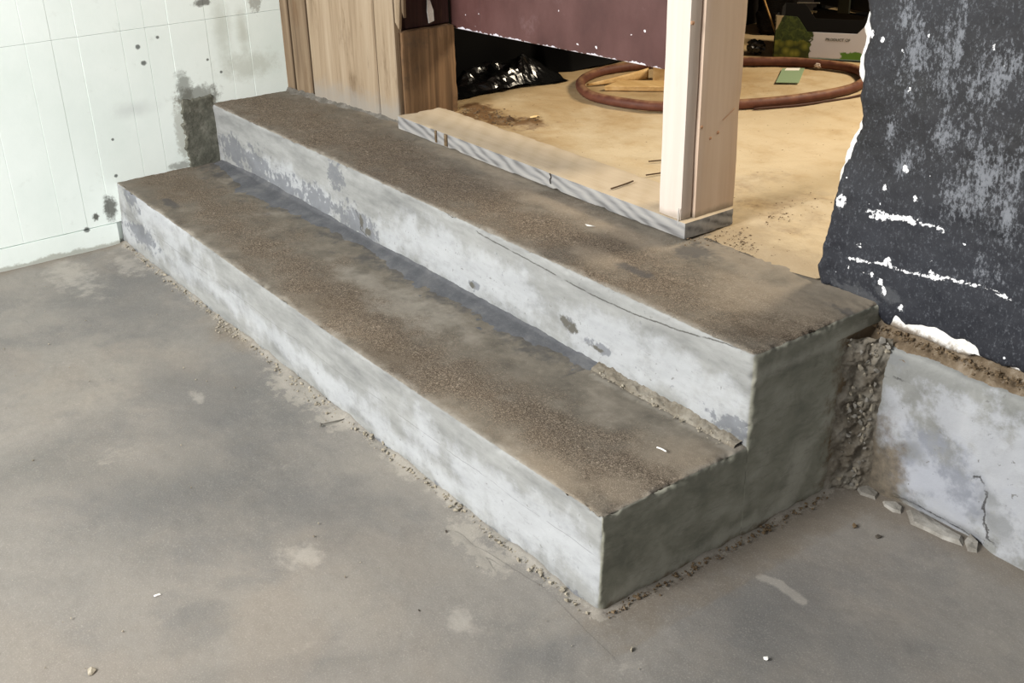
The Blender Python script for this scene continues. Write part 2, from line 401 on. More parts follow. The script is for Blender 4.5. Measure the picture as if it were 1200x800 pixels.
def mat_door():
    t = NT('maroon_door_paint', .5, .4); n = t.noise(6, 6, .6, t.scale((1, 1, .6)))
    col = t.ramp(n, [(.3, (66, 40, 38)), (.5, (82, 53, 50)), (.7, (96, 66, 63))])
    z = t.xyz()[2]
    col = t.mix(t.ma('MULTIPLY', t.mr(t.noise(10, 7, .7), .58, .72), .3), col, (128, 106, 106))
    v = t.noise(34, 2, .5); col = t.mix(t.mr(v, .735, .75), col, (226, 222, 226))
    edge = t.mr(t.ma('ADD', z, t.ma('MULTIPLY', t.ma('SUBTRACT', t.noise(40, 4, .6, t.scale((1, 1, .25))), .5), .035)), .6415, .6435, 1, 0)
    col = t.mix(edge, col, (214, 212, 222))
    return t.done(col, t.bump(t.noise(50, 4), .2, .002))
def mat_black_wall():
    t = NT('scuffed_black_paint', .6, .35)
    n = t.noise(7, 7, .65); col = t.ramp(n, [(.3, (26, 26, 27)), (.5, (35, 35, 38)), (.72, (48, 49, 53))])
    lower = t.attr('low')
    col = t.mix(t.ma('MULTIPLY', lower, .5), col, (38, 41, 50))
    st = t.noise(16, 9, .82, t.scale((1.7, 1, .6)), .2); fine = t.noise(130, 6, .8, t.scale((1.2, 1, .7)))
    sc = t.ma('ADD', t.ma('MULTIPLY_ADD', st, .9, t.ma('MULTIPLY', fine, .85)), t.ma('MULTIPLY', t.attr('scf'), .20))
    col = t.mix(t.ma('MULTIPLY', t.mr(sc, .95, 1.12), .5), col, (154, 158, 165))
    col = t.mix(t.ma('MULTIPLY', t.mr(t.ma('MULTIPLY_ADD', fine, .7, t.ma('MULTIPLY', t.noise(260, 3, .6), .3)), .51, .66), .6), col, (104, 107, 113))
    col = t.mix(t.ma('MULTIPLY', t.field('gry', .8, .25, 60, 7), .22), col, (122, 124, 126))
    wm = t.mr(t.ma('ADD', t.attr('wht'), t.ma('MULTIPLY', t.ma('SUBTRACT', t.noise(130, 5, .7), .5), .014)), .0007, .0018, 1, 0)
    col = t.mix(wm, col, (236, 236, 238))
    col = t.mix(t.mr(t.noise(60, 2, .5), .755, .77), col, (226, 228, 232))
    return t.done(col, t.bump(t.ma('ADD', t.noise(28, 6, .65), t.ma('MULTIPLY', fine, .6)), .4, .004), t.mr(n, .3, .7, .5, .72))
def mat_found():
    t = NT('foundation_concrete', .88, .2)
    n = t.noise(8, 8, .66, None, .5); col = t.ramp(n, [(.3, (114, 115, 112)), (.5, (136, 137, 134)), (.7, (156, 157, 153))])
    col = t.mix(t.ma('MULTIPLY', t.field('blu', .8, .4, 18, 7), .65), col, (128, 133, 146))
    col = t.mix(t.ma('MULTIPLY', t.field('eff', .8, .3, 26, 7), .55), col, (180, 183, 190))
    col = t.mix(t.ma('MULTIPLY', t.field('gry', .8, .3, 26, 7), .7), col, (122, 124, 124))
    col = t.mix(t.ma('MULTIPLY', t.field('brn', .5, .3, 30, 7), .85), col, t.ramp(t.noise(50, 6, .7), [(.35, (78, 68, 54)), (.65, (116, 104, 86))]))
    col = t.mix(t.ma('MULTIPLY', t.line('crk', .0020, .020, 70), .85), col, (52, 50, 48))
    col = t.mix(t.mr(t.noise(80, 3, .6), .68, .74), col, (118, 118, 116))
    return t.done(col, t.bump(t.noise(60, 6, .7), .35, .004))
def mat_inner_floor():
    t = NT('dusty_tan_floor', .85, .2)
    n = t.noise(3, 7, .62, None, .5); col = t.ramp(n, [(.3, (154, 127, 88)), (.5, (174, 149, 110)), (.68, (188, 167, 131))])
    col = t.mix(t.ma('MULTIPLY', t.mr(t.noise(26, 7, .7), .56, .7), .5), col, (168, 134, 88))
    col = t.mix(t.field('drt', .9, .3, 24, 7), col, (110, 82, 52))
    col = t.mix(t.ma('MULTIPLY', t.field('ply', .6, .4, 8, 6), .8), col, (200, 183, 152))
    col = t.mix(t.ma('MULTIPLY', t.field('trd', .5, .5, 14, 7), .8), col, (150, 133, 108))
    col = t.mix(t.mr(t.noise(120, 2, .5), .72, .76), col, (92, 68, 42))
    return t.done(col, t.bump(t.noise(90, 5, .65), .4, .004))
M_step, M_floor, M_white, M_door, M_black, M_found, M_in = mat_step(), mat_floor(), mat_white(), mat_door(), mat_black_wall(), mat_found(), mat_inner_floor()
M_patch = mat_cement('dark_damp_mortar', [(.3, (74, 76, 79)), (.5, (88, 89, 92)), (.7, (106, 106, 106))], .3, 14, 180)
M_wallpatch = mat_cement('bare_dark_cement', [(.3, (78, 78, 70)), (.5, (98, 98, 88)), (.7, (126, 124, 114))], .5, 20, 200)
M_crumb = mat_cement('mortar_crumb', [(.3, (120, 112, 96)), (.5, (150, 142, 126)), (.7, (178, 170, 154))], .4, 60, 300)
M_crumbd = mat_cement('brown_dirt_crumb', [(.3, (74, 60, 44)), (.5, (100, 84, 64)), (.7, (134, 118, 96))], .4, 60, 300)
M_fill = mat_cement('rough_corner_mortar', [(.3, (94, 86, 74)), (.5, (120, 113, 101)), (.7, (146, 141, 130))], .8, 26, 160)
M_dirt = mat_cement('packed_brown_dirt', [(.3, (84, 70, 54)), (.5, (112, 98, 80)), (.7, (150, 138, 122))], .8, 24, 160)
M_flake = mat_cement('broken_concrete_flake', [(.3, (112, 108, 100)), (.5, (138, 134, 126)), (.7, (164, 161, 154))], .5, 22, 200)
M_bead = mat_cement('grey_mortar_bead', [(.3, (82, 79, 73)), (.5, (102, 98, 91)), (.7, (126, 122, 115))], .6, 30, 200)
def mat_plaster():
    t = NT('white_plaster', .9, .15); col = t.ramp(t.noise(30, 7, .7), [(.3, (206, 202, 194)), (.6, (232, 231, 228))])
    z = t.xyz()[2]; m = t.mr(t.ma('ADD', z, t.ma('MULTIPLY', t.ma('SUBTRACT', t.noise(38, 7, .72), .5), .06)), .352, .366, 1, 0)
    col = t.mix(t.ma('MULTIPLY', m, .85), col, (128, 112, 92))
    return t.done(col, t.bump(t.noise(70, 6, .7), .6, .005))
M_plaster = mat_plaster()
M_plank = mat_wood('pale_weathered_boards', [(.3, (112, 95, 74)), (.48, (146, 128, 105)), (.68, (164, 148, 126))], 'z', sc=.8, low=(.40, .08, (142, 137, 129), .8), samt=.75, stain=(92, 72, 50))
M_plankd = mat_wood('brown_edged_boards', [(.3, (86, 70, 53)), (.48, (118, 100, 79)), (.68, (142, 124, 101))], 'z', sc=.8, samt=.7, stain=(96, 70, 44))
M_jamb = mat_wood('orange_brown_jamb', [(.3, (62, 46, 32)), (.48, (100, 77, 54)), (.66, (140, 110, 80))], 'z', sc=.7, dirt=(70, 58, 46), samt=.7)
M_dark = mat_wood('dark_painted_jamb', [(.3, (36, 22, 20)), (.5, (52, 32, 30)), (.7, (70, 46, 42))], 'z')
M_stud = mat_wood('raw_pale_stud', [(.3, (188, 164, 142)), (.5, (201, 179, 158)), (.7, (209, 189, 170))], 'z', sc=.5, bump=.1, samt=.12, stain=(170, 120, 84), low=(.43, .018, (140, 128, 112), .8))
M_trim = mat_wood('pale_pink_trim_board', [(.3, (190, 174, 162)), (.5, (202, 189, 178)), (.7, (211, 200, 190))], 'z', sc=.5, bump=.1, samt=.1, stain=(170, 130, 100), low=(.43, .018, (140, 128, 112), .6))
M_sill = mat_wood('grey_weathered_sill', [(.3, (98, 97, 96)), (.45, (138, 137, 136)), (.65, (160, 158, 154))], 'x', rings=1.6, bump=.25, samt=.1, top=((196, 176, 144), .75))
M_scrap = mat_wood('tan_scrap_wood', [(.3, (176, 138, 84)), (.5, (204, 168, 112)), (.7, (220, 190, 138))], 'x')

# ================================================================== STRUCTURE
# ---- lower floor
def axis(*seg):
    out = [np.array([seg[0][0]])]
    for a, b, r in seg: out.append(np.linspace(a, b, max(2, int(round((b-a)/r))+1))[1:])
    return np.concatenate(out)
ux = axis((-2.36, .9, .0075), (.9, 3.2, .1)); uy = axis((-5.2, -1.2, .12), (-1.2, .70, .0075))
A, B = np.meshgrid(ux, uy, indexing='ij'); P = np.stack([A.ravel(), B.ravel(), np.zeros(A.size)], 1)
fd = pdist(P, [(-2.31, 0, 0), (0, 0, 0), (0, .68, 0)])
h = .0022*fbm(P, 3, 4)+.0006*fbm(P, 40, 3)
ragged = fbm(P, 9, 4, seed=3)
h += np.clip(.0075*np.exp(-np.maximum(fd, 0)/.012)*(1+1.6*ragged), 0, .02)
h += .004*sstep(.02, -.005, np.abs(pdist(P, [onZ(*q, 0) for q in ((330, 425), (345, 455), (372, 470), (405, 492))])-.008))
h -= .003*sstep(.006, 0, pdist(P, [onZ(*q, 0) for q in ((528, 618), (545, 628), (560, 640), (580, 665))]))
mor = np.max([blob(P, onZ(x, y, 0), (rx, ry, 1)) for x, y, rx, ry in ((350, 455, .11, .045), (395, 490, .06, .04), (545, 625, .05, .03), (572, 655, .05, .03), (470, 545, .06, .02), (610, 650, .07, .025))], axis=0)
mor = np.maximum(mor, .55-fd/.028)
drk = np.max([blob(P, onZ(x, y, 0), (rx, ry, 1)) for x, y, rx, ry in ((250, 465, .2, .2), (150, 595, .08, .1), (240, 570, .08, .09), (360, 590, .12, .1), (620, 640, .12, .05), (890, 700, .16, .14), (1010, 755, .14, .08), (620, 770, .1, .06), (160, 350, .3, .2), (230, 725, .06, .05))], axis=0)
lit = np.max([blob(P, onZ(x, y, 0), (rx, ry, 1)) for x, y, rx, ry in ((355, 652, .05, .05), (610, 615, .07, .02), (80, 320, .25, .07), (150, 310, .12, .05), (230, 465, .05, .015), (540, 725, .05, .03))], axis=0)
lit = lit*.8-.3
lit = np.maximum(lit, 1-pdist(P, [onZ(*q, 0) for q in ((893, 676), (912, 683), (925, 692), (940, 704))])/.010)
brn = np.maximum(.75-pdist(P, [(.02, .05, 0), (.04, .5, 0), (.06, .66, 0), (.40, .68, 0)])/np.where(P[:, 0] > .1, .06, .10), blob(P, onZ(270, 390, 0), (.1, .04, 1)))  # dirt brown; beside the step side it also paints the shadow band
brn = np.maximum(brn, .45-(P[:, 0]+2.31)/.05)
crk, crku = sdist(P, [[onZ(*q, 0) for q in ((560, 640), (640, 690), (690, 742), (720, 770))], [onZ(*q, 0) for q in ((528, 618), (545, 628), (556, 640))], [onZ(*q, 0) for q in ((566, 645), (572, 655), (580, 668))]], 2)
P[:, 2] = h
me = fast_mesh('floor', P, gridfaces(len(ux), len(uy))); attrs(me, mor=mor, drk=drk, lit=lit, brn=brn, crk=crk, crk_u=crku)
props(link('floor', me, M_floor), 'grey-brown worn concrete floor of the lower room', None, kind='structure')

# ---- white board wall on the left: planks
WL = empty('wall_left', (XL-.02, -.5, 0), 'white-painted board wall meeting the left ends of the steps', kind='structure')
edges = [-3.2, -2.6, -2.1, -1.6, -1.2, -.95, -.82, -.7, -.57, -.45, -.375, -.30, -.18, -.105, -.03, .10, .175, .25, .37, .44, .51, .63]
for i, (a, b) in enumerate(zip(edges[:-1], edges[1:])):
    off = .0003*math.sin(i*2.3)
    g = .0004
    for z0, z1 in ((.072, .6526), (.6534, 2.3)):
        q = abox((XL-.02, a+g*.5, z0), (XL+off, b-g*.5, z1))
        bevbox('plank', q, .0008, M_white, WL)
bevbox('backing_board', abox((XL-.05, -3.2, 0), (XL-.010, .66, 2.3)), 0, M_white, WL)
BL = rbox_obj('baseboard_left', (XL-.02, -3.2, -.005), (XL+.003, -.015, .070), .05, .0015, M_white, None, lambda P, n, e: .001*fbm(P, 14, 3))
props(BL, 'chipped white baseboard strip along the white board wall', kind='structure')

# ---- upper room floor
ux = axis((-2.06, -.2, .009), (-.2, 1.6, .05)); uy = axis((.70, 2.0, .009), (2.0, 3.3, .03))
A, B = np.meshgrid(ux, uy, indexing='ij'); P = np.stack([A.ravel(), B.ravel(), np.full(A.size, H2)], 1)
hh = .003*fbm(P, 6, 4)+.0009*fbm(P, 45, 3)
hh += np.where(P[:, 0] > -.46, .004, 0)-.008*sstep(.80, .70, P[:, 1])*(.5+fbm(P, 10, 3))
drt = np.max([blob(P, onZ(x, y, H2), (rx, ry, 1)) for x, y, rx, ry in ((575, 138, .13, .05), (560, 128, .09, .04), (935, 250, .12, .07), (905, 262, .10, .05), (960, 242, .09, .06), (880, 215, .05, .12), (930, 235, .06, .10), (620, 145, .06, .05))], axis=0)
ply = .4-np.maximum(0, (-1.05-P[:, 0])/.5)  # paler to the right: cool front light mixing in, put into the colour
P[:, 1] = np.where(P[:, 0] > -.125, np.maximum(P[:, 1], .835), P[:, 1])
P[:, 2] += hh+.006*np.clip(drt, 0, 1)*(1+fbm(P, 50, 2))
me = fast_mesh('floor_upper', P, gridfaces(len(ux), len(uy))); attrs(me, drt=drt, ply=ply, trd=np.where(P[:, 0] > -.48, .9-(P[:, 1]-.70)/.11, -1))
props(link('floor_upper', me, M_in), 'dusty tan floor of the upper room beyond the sill', kind='structure')

# ---- pale plank wall behind the upper step, left of the opening
def bl(x, y): q = onZ(x, y, H2); return np.array([q[0], q[1]])
WB = empty('wall_back', (-2.0, .66, H2), 'pale weathered plank wall at the back of the upper step', kind='structure')
pb = [bl(331, 104.5), bl(347, 108), bl(369, 114.5), bl(447, 137), bl(469, 144)]
dr = (pb[-1]-pb[0])/np.linalg.norm(pb[-1]-pb[0]); nb = np.array([-dr[1], dr[0]])
def plank(name, a, b, z0, z1, y0, y1, mat, par, lean=0, bev=.003):
    q = []
    for z in (z0, z1):
        s = lean*(z-z0)
        for p, t in ((a, y0), (b, y0), (b, y1), (a, y1)): q.append((*(p+dr*s+nb*t), z))
    return bevbox(name, q, bev, mat, par)
for i in range(4):
    g = (.012, .010, .0015, 0)[i]; a = pb[i]+dr*((.012, .006, .006, .0012)[i]); b = pb[i+1]-dr*g
    plank('plank', a, b, H2-.01, 2.2, (.004, .0, -.004, -.003)[i], .028, (M_plankd, M_plankd, M_plank, M_plank)[i], WB)
plank('backing_board', pb[0]-dr*.1, pb[-1]-dr*.01, H2-.01, 2.2, .03, .05, M_dark, WB)
# torn splinters at the broken corner above the jamb
e = pb[-1]
for zz0, zz1, dx, ww, tp in ((.665, .86, .004, .028, M_plank), (.70, .92, .038, .012, M_plankd)):
    q = [(*(e+dr*dx), zz0+.02), (*(e+dr*(dx+ww*.6)), zz0), (*(e+dr*(dx+ww*.6)+nb*.012), zz0), (*(e+dr*dx+nb*.012), zz0+.02),
         (*(e+dr*dx), zz1), (*(e+dr*(dx+ww*1.5)), zz1), (*(e+dr*(dx+ww*1.5)+nb*.012), zz1), (*(e+dr*dx+nb*.012), zz1)]
    bevbox('splinter', q, .002, tp, WB)

# ---- jamb of the opening
JB = empty('trim_1', (-1.71, .80, H2), 'orange-brown wooden jamb block at the left of the opening', kind='structure')
rbox_obj('jamb_block', (-1.79, .712, H2-.005), (-1.702, .90, .655), .02, .004, M_jamb, JB, lambda P, n, e: .0025*fbm(P, 12, 3)-.004*sstep(.02, 0, e)*np.clip(fbm(P, 30, 3), 0, 1))
bevbox('jamb_upper', abox((-1.80, .735, .657), (-1.722, .895, 2.2)), .003, M_dark, JB)
bevbox('shadow_batten', abox((-1.79, .698, H2-.005), (-1.712, .711, .655)), .002, M_plankd, JB)
me = bpy.data.meshes.new('paint_peel')
pv = [onX(*q, -1.716) for q in ((500, 0), (503, 0), (507, 12), (508, 24), (502, 27), (500, 14))]
pv = [np.array(q) for q in pv]; top_ = [q+np.array([.004, 0, 0]) for q in pv]; n = len(pv)
me.from_pydata([tuple(q) for q in pv+top_], [], [tuple(range(n))[::-1], tuple(range(n, 2*n))]+[(i, (i+1) % n, n+(i+1) % n, n+i) for i in range(n)]); me.update()
link('paint_peel', me, M_plaster, JB)

# ---- maroon door hanging inside the opening
DR = empty('door_1', (-1.3, .95, .64), 'maroon painted door with chipped white bottom edge raised above the floor', kind='structure')
da, db = np.array([-1.735, .905]), np.array([-.80, 1.005]); dd = (db-da)/np.linalg.norm(db-da); dn = np.array([-dd[1], dd[0]])
def dboard(name, s0, s1, z0, z1, t0, t1, mat, bev=.002):
    L = np.linalg.norm(db-da); q = []
    for z in (z0, z1):
        for s, t in ((s0, t0), (s1, t0), (s1, t1), (s0, t1)): q.append((*(da+dd*s*L+dn*t), z))
    return bevbox(name, q, bev, mat, DR)
dboard('door_board', .0, .145, .64, 2.05, .0015, .035, M_door); dboard('door_board', .146, .905, .64, 2.05, 0, .035, M_door); dboard('door_stile', .908, 1.0, .638, 2.05, -.001, .035, M_door)
Mlil = NT('lilac_panel_paint', .5).done((176, 170, 190)); 
dboard('door_panel', .60, .897, .842, 1.4, -.004, .002, Mlil, .002)

# ---- upper room shell (mostly out of view; walls and ceiling added to keep world light out)
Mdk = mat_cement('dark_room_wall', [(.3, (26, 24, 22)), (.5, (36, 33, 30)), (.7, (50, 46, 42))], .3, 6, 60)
for nm, lo, hi, lb in (('wall_far', (-2.18, 3.25, H2-.02), (1.65, 3.35, 2.5), 'dark far wall of the upper room'),
                       ('wall_inner_left', (-2.18, .92, H2-.02), (-2.05, 3.25, 2.5), 'dark left wall of the upper room behind black plastic'),
                       ('wall_inner_right', (1.55, .84, H2-.02), (1.65, 3.25, 2.5), 'dark right wall of the upper room'),
                       ('ceiling', (-2.18, .84, 2.5), (1.65, 3.35, 2.55), 'unseen dark ceiling added over the upper room')):
    props(bevbox(nm, abox(lo, hi), 0, Mdk), lb, kind='structure')

# ---- black plaster wall on the right
def xl(z):
    zz = np.interp(z, [.38, .40, .52, .58, .64, .70, .80, .95, 1.2, 2.3], [-.142, -.143, -.134, -.128, -.106, -.098, -.100, -.108, -.11, -.11])
    Q = np.stack([np.zeros_like(z), np.zeros_like(z), z], 1)
    return zz+.010*fbm(Q, 14, 4, .6, 2)
def zb(x):
    Q = np.stack([x, np.zeros_like(x), np.zeros_like(x)], 1)
    return np.interp(x, [-.2, -.13, -.02, .022, .04, .19, .205, .35, 2], [.388, .388, .376, .350, .360, .375, .359, .360, .360])+.007*fbm(Q, 45, 5, .65, 5)
u = np.concatenate([[-1], axis((0, .45, .006), (.45, 1.75, .06))]); v = np.concatenate([[-1], axis((0, .62, .006), (.62, 1.9, .06))])
A, B = np.meshgrid(u, v, indexing='ij'); uu, vv = np.maximum(A, 0).ravel(), np.maximum(B, 0).ravel()
z = .37+vv
x0 = xl(z); x = x0+uu; z = np.maximum(zb(x)+vv*(2.3-zb(x))/(2.3-.37)*1.0, 0); P = np.stack([x, np.full(len(x), .705), z], 1)
fade = np.exp(-uu/.012)+.6*np.exp(-vv/.010)
P[:, 1] += .004*fbm(P, 7, 4)+.0012*fbm(P, 40, 3)+.008*fade-.012*sstep(.05, .0, uu)*sstep(.66, .55, z)*(uu > .004)
back = (A.ravel() < 0) | (B.ravel() < 0); P[back, 1] += .016
wl = [((1018, 248), (1040, 252), (1062, 257), (1085, 262), (1105, 271)), ((1020, 254), (1040, 255)), ((995, 302), (1015, 306), (1036, 309), (1060, 318), (1085, 323), (1120, 328), (1160, 340), (1186, 352)), ((1085, 311), (1094, 320), (1100, 326))]
wd = [.0065, .005, .0035, .002]
wht = np.full(len(P), .05)
for l, ww in zip(wl, wd):
    pts = [onY(*q, .705) for q in l]; wht = np.minimum(wht, np.maximum(pdist(P, pts)-ww*(.55+.9*fbm(P, 60, 3, .6, 9)), 0))
for cx, cy, rr in ((988, 234, .011), (1041, 307, .008), (1061, 198, .007), (1037, 220, .004), (1073, 232, .005), (1007, 288, .005), (1022, 322, .004), (1032, 330, .005), (1056, 360, .006), (1013, 320, .003), (1020, 40, .006), (1034, 46, .005), (1066, 105, .003), (1165, 55, .003), (1036, 341, .006), (994, 313, .003)):
    wht = np.minimum(wht, np.maximum(np.linalg.norm((P-onY(cx, cy, .705))*np.array([1, 0, .8]), axis=1)-rr*.8, 0))
scf = np.max([blob(P, onY(cx, cy, .705), (rx, 1, rz)) for cx, cy, rx, rz in ((1070, 70, .05, .10), (1105, 60, .04, .14), (1125, 50, .02, .14), (1110, 160, .06, .08), (1170, 90, .09, .08), (1150, 200, .12, .12), (1130, 225, .06, .10), (1045, 150, .02, .06), (1180, 250, .06, .08), (1060, 25, .03, .06), (1150, 320, .05, .04), (1060, 190, .03, .05))], axis=0)
low = sstep(.72, .50, z)
gry = np.maximum(blob(P, onY(1000, 345, .705), (.05, 1, .018)), blob(P, onY(1040, 345, .705), (.03, 1, .014)))
F = gridfaces(len(u), len(v)); me = fast_mesh('paint_face', P, F)
attrs(me, wht=wht, scf=np.clip(scf, -.4, 1), low=low, gry=gry)
WR = empty('wall_right', (.4, .77, .36), 'scuffed black-painted plaster wall with ragged broken left edge', kind='structure')
link('paint_face', me, M_black, WR)
# white plaster body behind the paint, peeping out where the paint has broken off
v = axis((0, .62, .008), (.62, 1.95, .06)); u = axis((0, .45, .012), (.45, 1.75, .06))
A, B = np.meshgrid(np.concatenate([[-1], u]), np.concatenate([[-1], v]), indexing='ij'); uu, vv = np.maximum(A, 0).ravel(), np.maximum(B, 0).ravel()
z = .352+vv; off = np.interp(z, [.3, .50, .55, .60, .66, .70, .72, .74, .79, .80, .81, .87, .89, .92, .95], [-.004, -.004, -.001, .006, .014, .012, .004, -.004, -.004, .010, .009, .012, .012, -.004, -.004])
Q = np.stack([uu*0, uu*0+3, z], 1); x = xl(z)-off+.003*fbm(Q, 50, 3)+uu
Px = np.stack([x, np.full(len(x), .716), z], 1)
Px[:, 2] = np.where(x < .012, np.maximum(z, .39), np.where(x > .205, np.maximum(z, .359), z)); Px[:, 2] += np.where(vv == 0, .006*fbm(Px, 40, 3), 0)
Px[:, 1] += .004*fbm(Px, 20, 4)-.010*sstep(.40, .365, z)*sstep(.23, .20, x)*sstep(.015, .04, x)
Px[(A.ravel() < 0) | (B.ravel() < 0), 1] = .83
link('plaster_core', fast_mesh('plaster_core', Px, gridfaces(len(u)+1, len(v)+1)), M_plaster, WR)

# ---- foundation below the black wall
P, V, n, F, ed = rbox((0.012, YB, -.02), (1.75, .84, .325), .008, lambda P: .010+.006*fbm(P, 18, 3), 'yZ', (.008, .02, .008))
flk = pdist(P, [onY(1048, 583, YB), onY(1095, 598, YB), onY(1148, 638, YB)])
ck = [onY(*q, YB) for q in ((1139, 560), (1146, 556), (1152, 570), (1154, 584), (1149, 594), (1151, 604), (1150, 616), (1157, 622), (1156, 632), (1163, 640))]
crk, crku = sdist(P, [ck, [onY(*q, YB) for q in ((1028, 441), (1040, 441), (1062, 448))], [onY(*q, YB) for q in ((1048, 583), (1070, 592), (1100, 608), (1130, 628), (1145, 640))]], 1)
dsp = .004*fbm(P, 6, 4)+.0012*fbm(P, 40, 3)-.012*sstep(.012, 0, pdist(P, ck))*(.6+fbm(P, 30, 3))
dsp -= .014*sstep(.03, 0, P[:, 2])*sstep(.07, .13, P[:, 0])*sstep(.33, .28, P[:, 0])
V = V+n*dsp[:, None]
eff = np.max([blob(P, onY(cx, cy, YB), (rx, 1, rz)) for cx, cy, rx, rz in ((1110, 600, .09, .04), (1085, 560, .05, .05), (1180, 560, .08, .12), (1190, 610, .06, .08), (1050, 490, .04, .06), (1120, 490, .07, .05))], axis=0)
blu = np.max([blob(P, onY(cx, cy, YB), (rx, 1, rz)) for cx, cy, rx, rz in ((1100, 560, .09, .07), (1075, 535, .06, .05), (1125, 590, .06, .05))], axis=0)
gry = np.max([blob(P, onY(cx, cy, YB), (rx, 1, rz)) for cx, cy, rx, rz in ((1170, 615, .04, .025), (1065, 530, .03, .02), (1035, 415, .05, .01), (1160, 585, .02, .02))], axis=0)
brn = np.maximum(1-pdist(P, [onY(1012, 400, YB), onY(1020, 570, YB)])/.022, blob(P, onY(1030, 560, YB), (.055, 1, .11)))  # corner dirt, plus a brown patch painting the step's shadow on the wall
me = fast_mesh('foundation_wall', V, F); attrs(me, eff=eff, blu=blu, gry=gry, brn=brn, crk=crk, crk_u=crku)
props(link('wall_foundation', me, M_found), 'pale stained concrete foundation below the black wall', kind='structure')
# dirt ledge on the foundation
A, B = np.meshgrid(axis((-.0, .45, .005), (.45, 1.75, .05)), np.linspace(0, 1, 12), indexing='ij'); s, t = A.ravel(), B.ravel()
P = np.stack([s, .684+.04*t, .316+.040*t], 1); P[:, 2] += .006*fbm(P, 30, 4, .6)+.0025*fbm(P, 120, 2)-.012*sstep(.15, 0, t); P[:, 1] += .006*fbm(P, 20, 3, .5, 4)*(1-t)
LD = link('dirt_ledge', fast_mesh('dirt_ledge', P, gridfaces(len(A), 12)), M_dirt); props(LD, 'crumbly brown dirt ledge between foundation and black wall', kind='structure')

# ================================================================== THE STEPS
ST = empty('concrete_steps', (-1.15, .35, 0), 'two poured concrete steps with dirty brown treads and pale risers', 'steps')
def step_disp(P, n, ed):
    d = .0035*fbm(P, 2.2, 3)+.0016*fbm(P, 14, 3)+.0006*fbm(P, 70, 2)
    chips = np.clip(fbm(P, 22, 4, .6, 6)-.12, 0, 1); d -= .016*chips*sstep(.016, 0, ed)*sstep(-2.3, -2.25, P[:, 0])
    return d+.0022*fbm(P, 60, 3)*sstep(.02, .0, ed)
def sfields(P, n):
    k = len(P); f = {q: np.full(k, -1.) for q in ('eff', 'gry', 'swp', 'brn', 'rgh', 'dst_lit', 'drk', 'edg', 'spl')}
    f['top'] = n[:, 2]; f['side'] = sstep(.3, .8, n[:, 0]); f['crk'] = np.full(k, .05); f['fin'] = np.full(k, .05); f['crk_u'] = np.full(k, .05); f['fin_u'] = np.full(k, .05)
    return f
def mx(f, k, P, items, plane):
    for cx, cy, rx, ry, rz in items:
        c = {'z1': lambda: onZ(cx, cy, H1), 'z2': lambda: onZ(cx, cy, H2), 'y0': lambda: onY(cx, cy, 0), 'y1': lambda: onY(cx, cy, D1), 'x': lambda: onX(cx, cy, 0)}[plane]()
        f[k] = np.maximum(f[k], blob(P, c, (rx, ry, rz)))
def side_fields(f, P, n):
    S = f['side'] > .05
    sw = np.maximum(.9-pdist(P, [onX(*q, 0) for q in ((880, 632), (915, 600), (932, 560), (940, 530))])/.03, .6-pdist(P, [onX(*q, 0) for q in ((890, 438), (960, 410), (1015, 380))])/.014)
    sw = np.maximum(sw, .5-pdist(P, [onX(*q, 0) for q in ((720, 700), (800, 655), (880, 610))])/.02)
    f['swp'] = np.where(S, sw, -1)
    b = np.maximum(.55-(.655-P[:, 1])/.09, .3-P[:, 2]/.018)*1.; b = np.where(P[:, 2] > .345, -1, b)
    f['brn'] = np.where(S, np.clip(b, -1, 1), -1)
# lower step
rad = lambda P: .007+.004*np.clip(fbm(P, 12, 3), -1, 1)
P, V, n, F, ed = rbox((XL-.01, 0, -.02), (0, D1, H1), .0045, rad, 'yXZ', None, lambda P, lo, hi: (lo+0*P, hi+np.array([0, .3, 0])+0*P)); V = V+n*step_disp(P, n, ed)[:, None]
V[:, 1] += np.where(n[:, 1] < -.3, .012*np.sin((P[:, 0]+.3)*2.3)*sstep(.0, .2, P[:, 2])*.5, 0)
f = sfields(P, n)
f['eff'] = .45-np.abs(P[:, 2]-(.062+.02*np.sin(P[:, 0]*3)))/.055; mx(f, 'eff', P, ((180, 250, .25, .1, .07), (620, 610, .4, .1, .06)), 'y0')
mx(f, 'gry', P, ((165, 275, .12, .1, .03), (150, 225, .06, .1, .05)), 'y0'); f['gry'] = np.maximum(f['gry'], .35-P[:, 2]/.012)
f['fin'] = np.where(n[:, 1] < -.8, np.clip(P[:, 2]-.112-.008*fbm(P*np.array([1, 0, 0]), 2.5, 3), -.05, .05), .05); f['fin_u'] = np.abs(f['fin'])
f['rgh'] = .75-np.abs(P[:, 1]-(.13+.03*np.sin(P[:, 0]*2)))/.10; f['rgh'] = np.where(P[:, 0] > -.3, f['rgh']+(P[:, 0]+.3)*1.2, f['rgh'])
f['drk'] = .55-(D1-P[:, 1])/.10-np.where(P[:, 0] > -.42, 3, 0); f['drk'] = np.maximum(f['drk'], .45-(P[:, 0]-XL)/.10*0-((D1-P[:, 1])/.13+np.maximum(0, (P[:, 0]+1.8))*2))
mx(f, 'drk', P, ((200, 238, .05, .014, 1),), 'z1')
mx(f, 'dst_lit', P, ((650, 560, .1, .05, 1), (800, 540, .08, .05, 1), (735, 575, .08, .04, 1)), 'z1')
f['edg'] = .5-P[:, 1]/.016; mx(f, 'edg', P, ((480, 360, .16, .05, 1), (430, 330, .12, .03, 1), (850, 515, .10, .012, 1)), 'z1')
f['edg'] = np.maximum(f['edg'], .5+P[:, 0]/.012)
f['edg'] = np.maximum(f['edg'], .6-np.abs(P[:, 1]-(.322+.02*(P[:, 0]+.3)))/.012-np.where(P[:, 0] < -.4, 3, 0))
side_fields(f, P, n)
me = fast_mesh('lower_step', V, F); attrs(me, **f); LS = link('lower_step', me, M_step, ST)
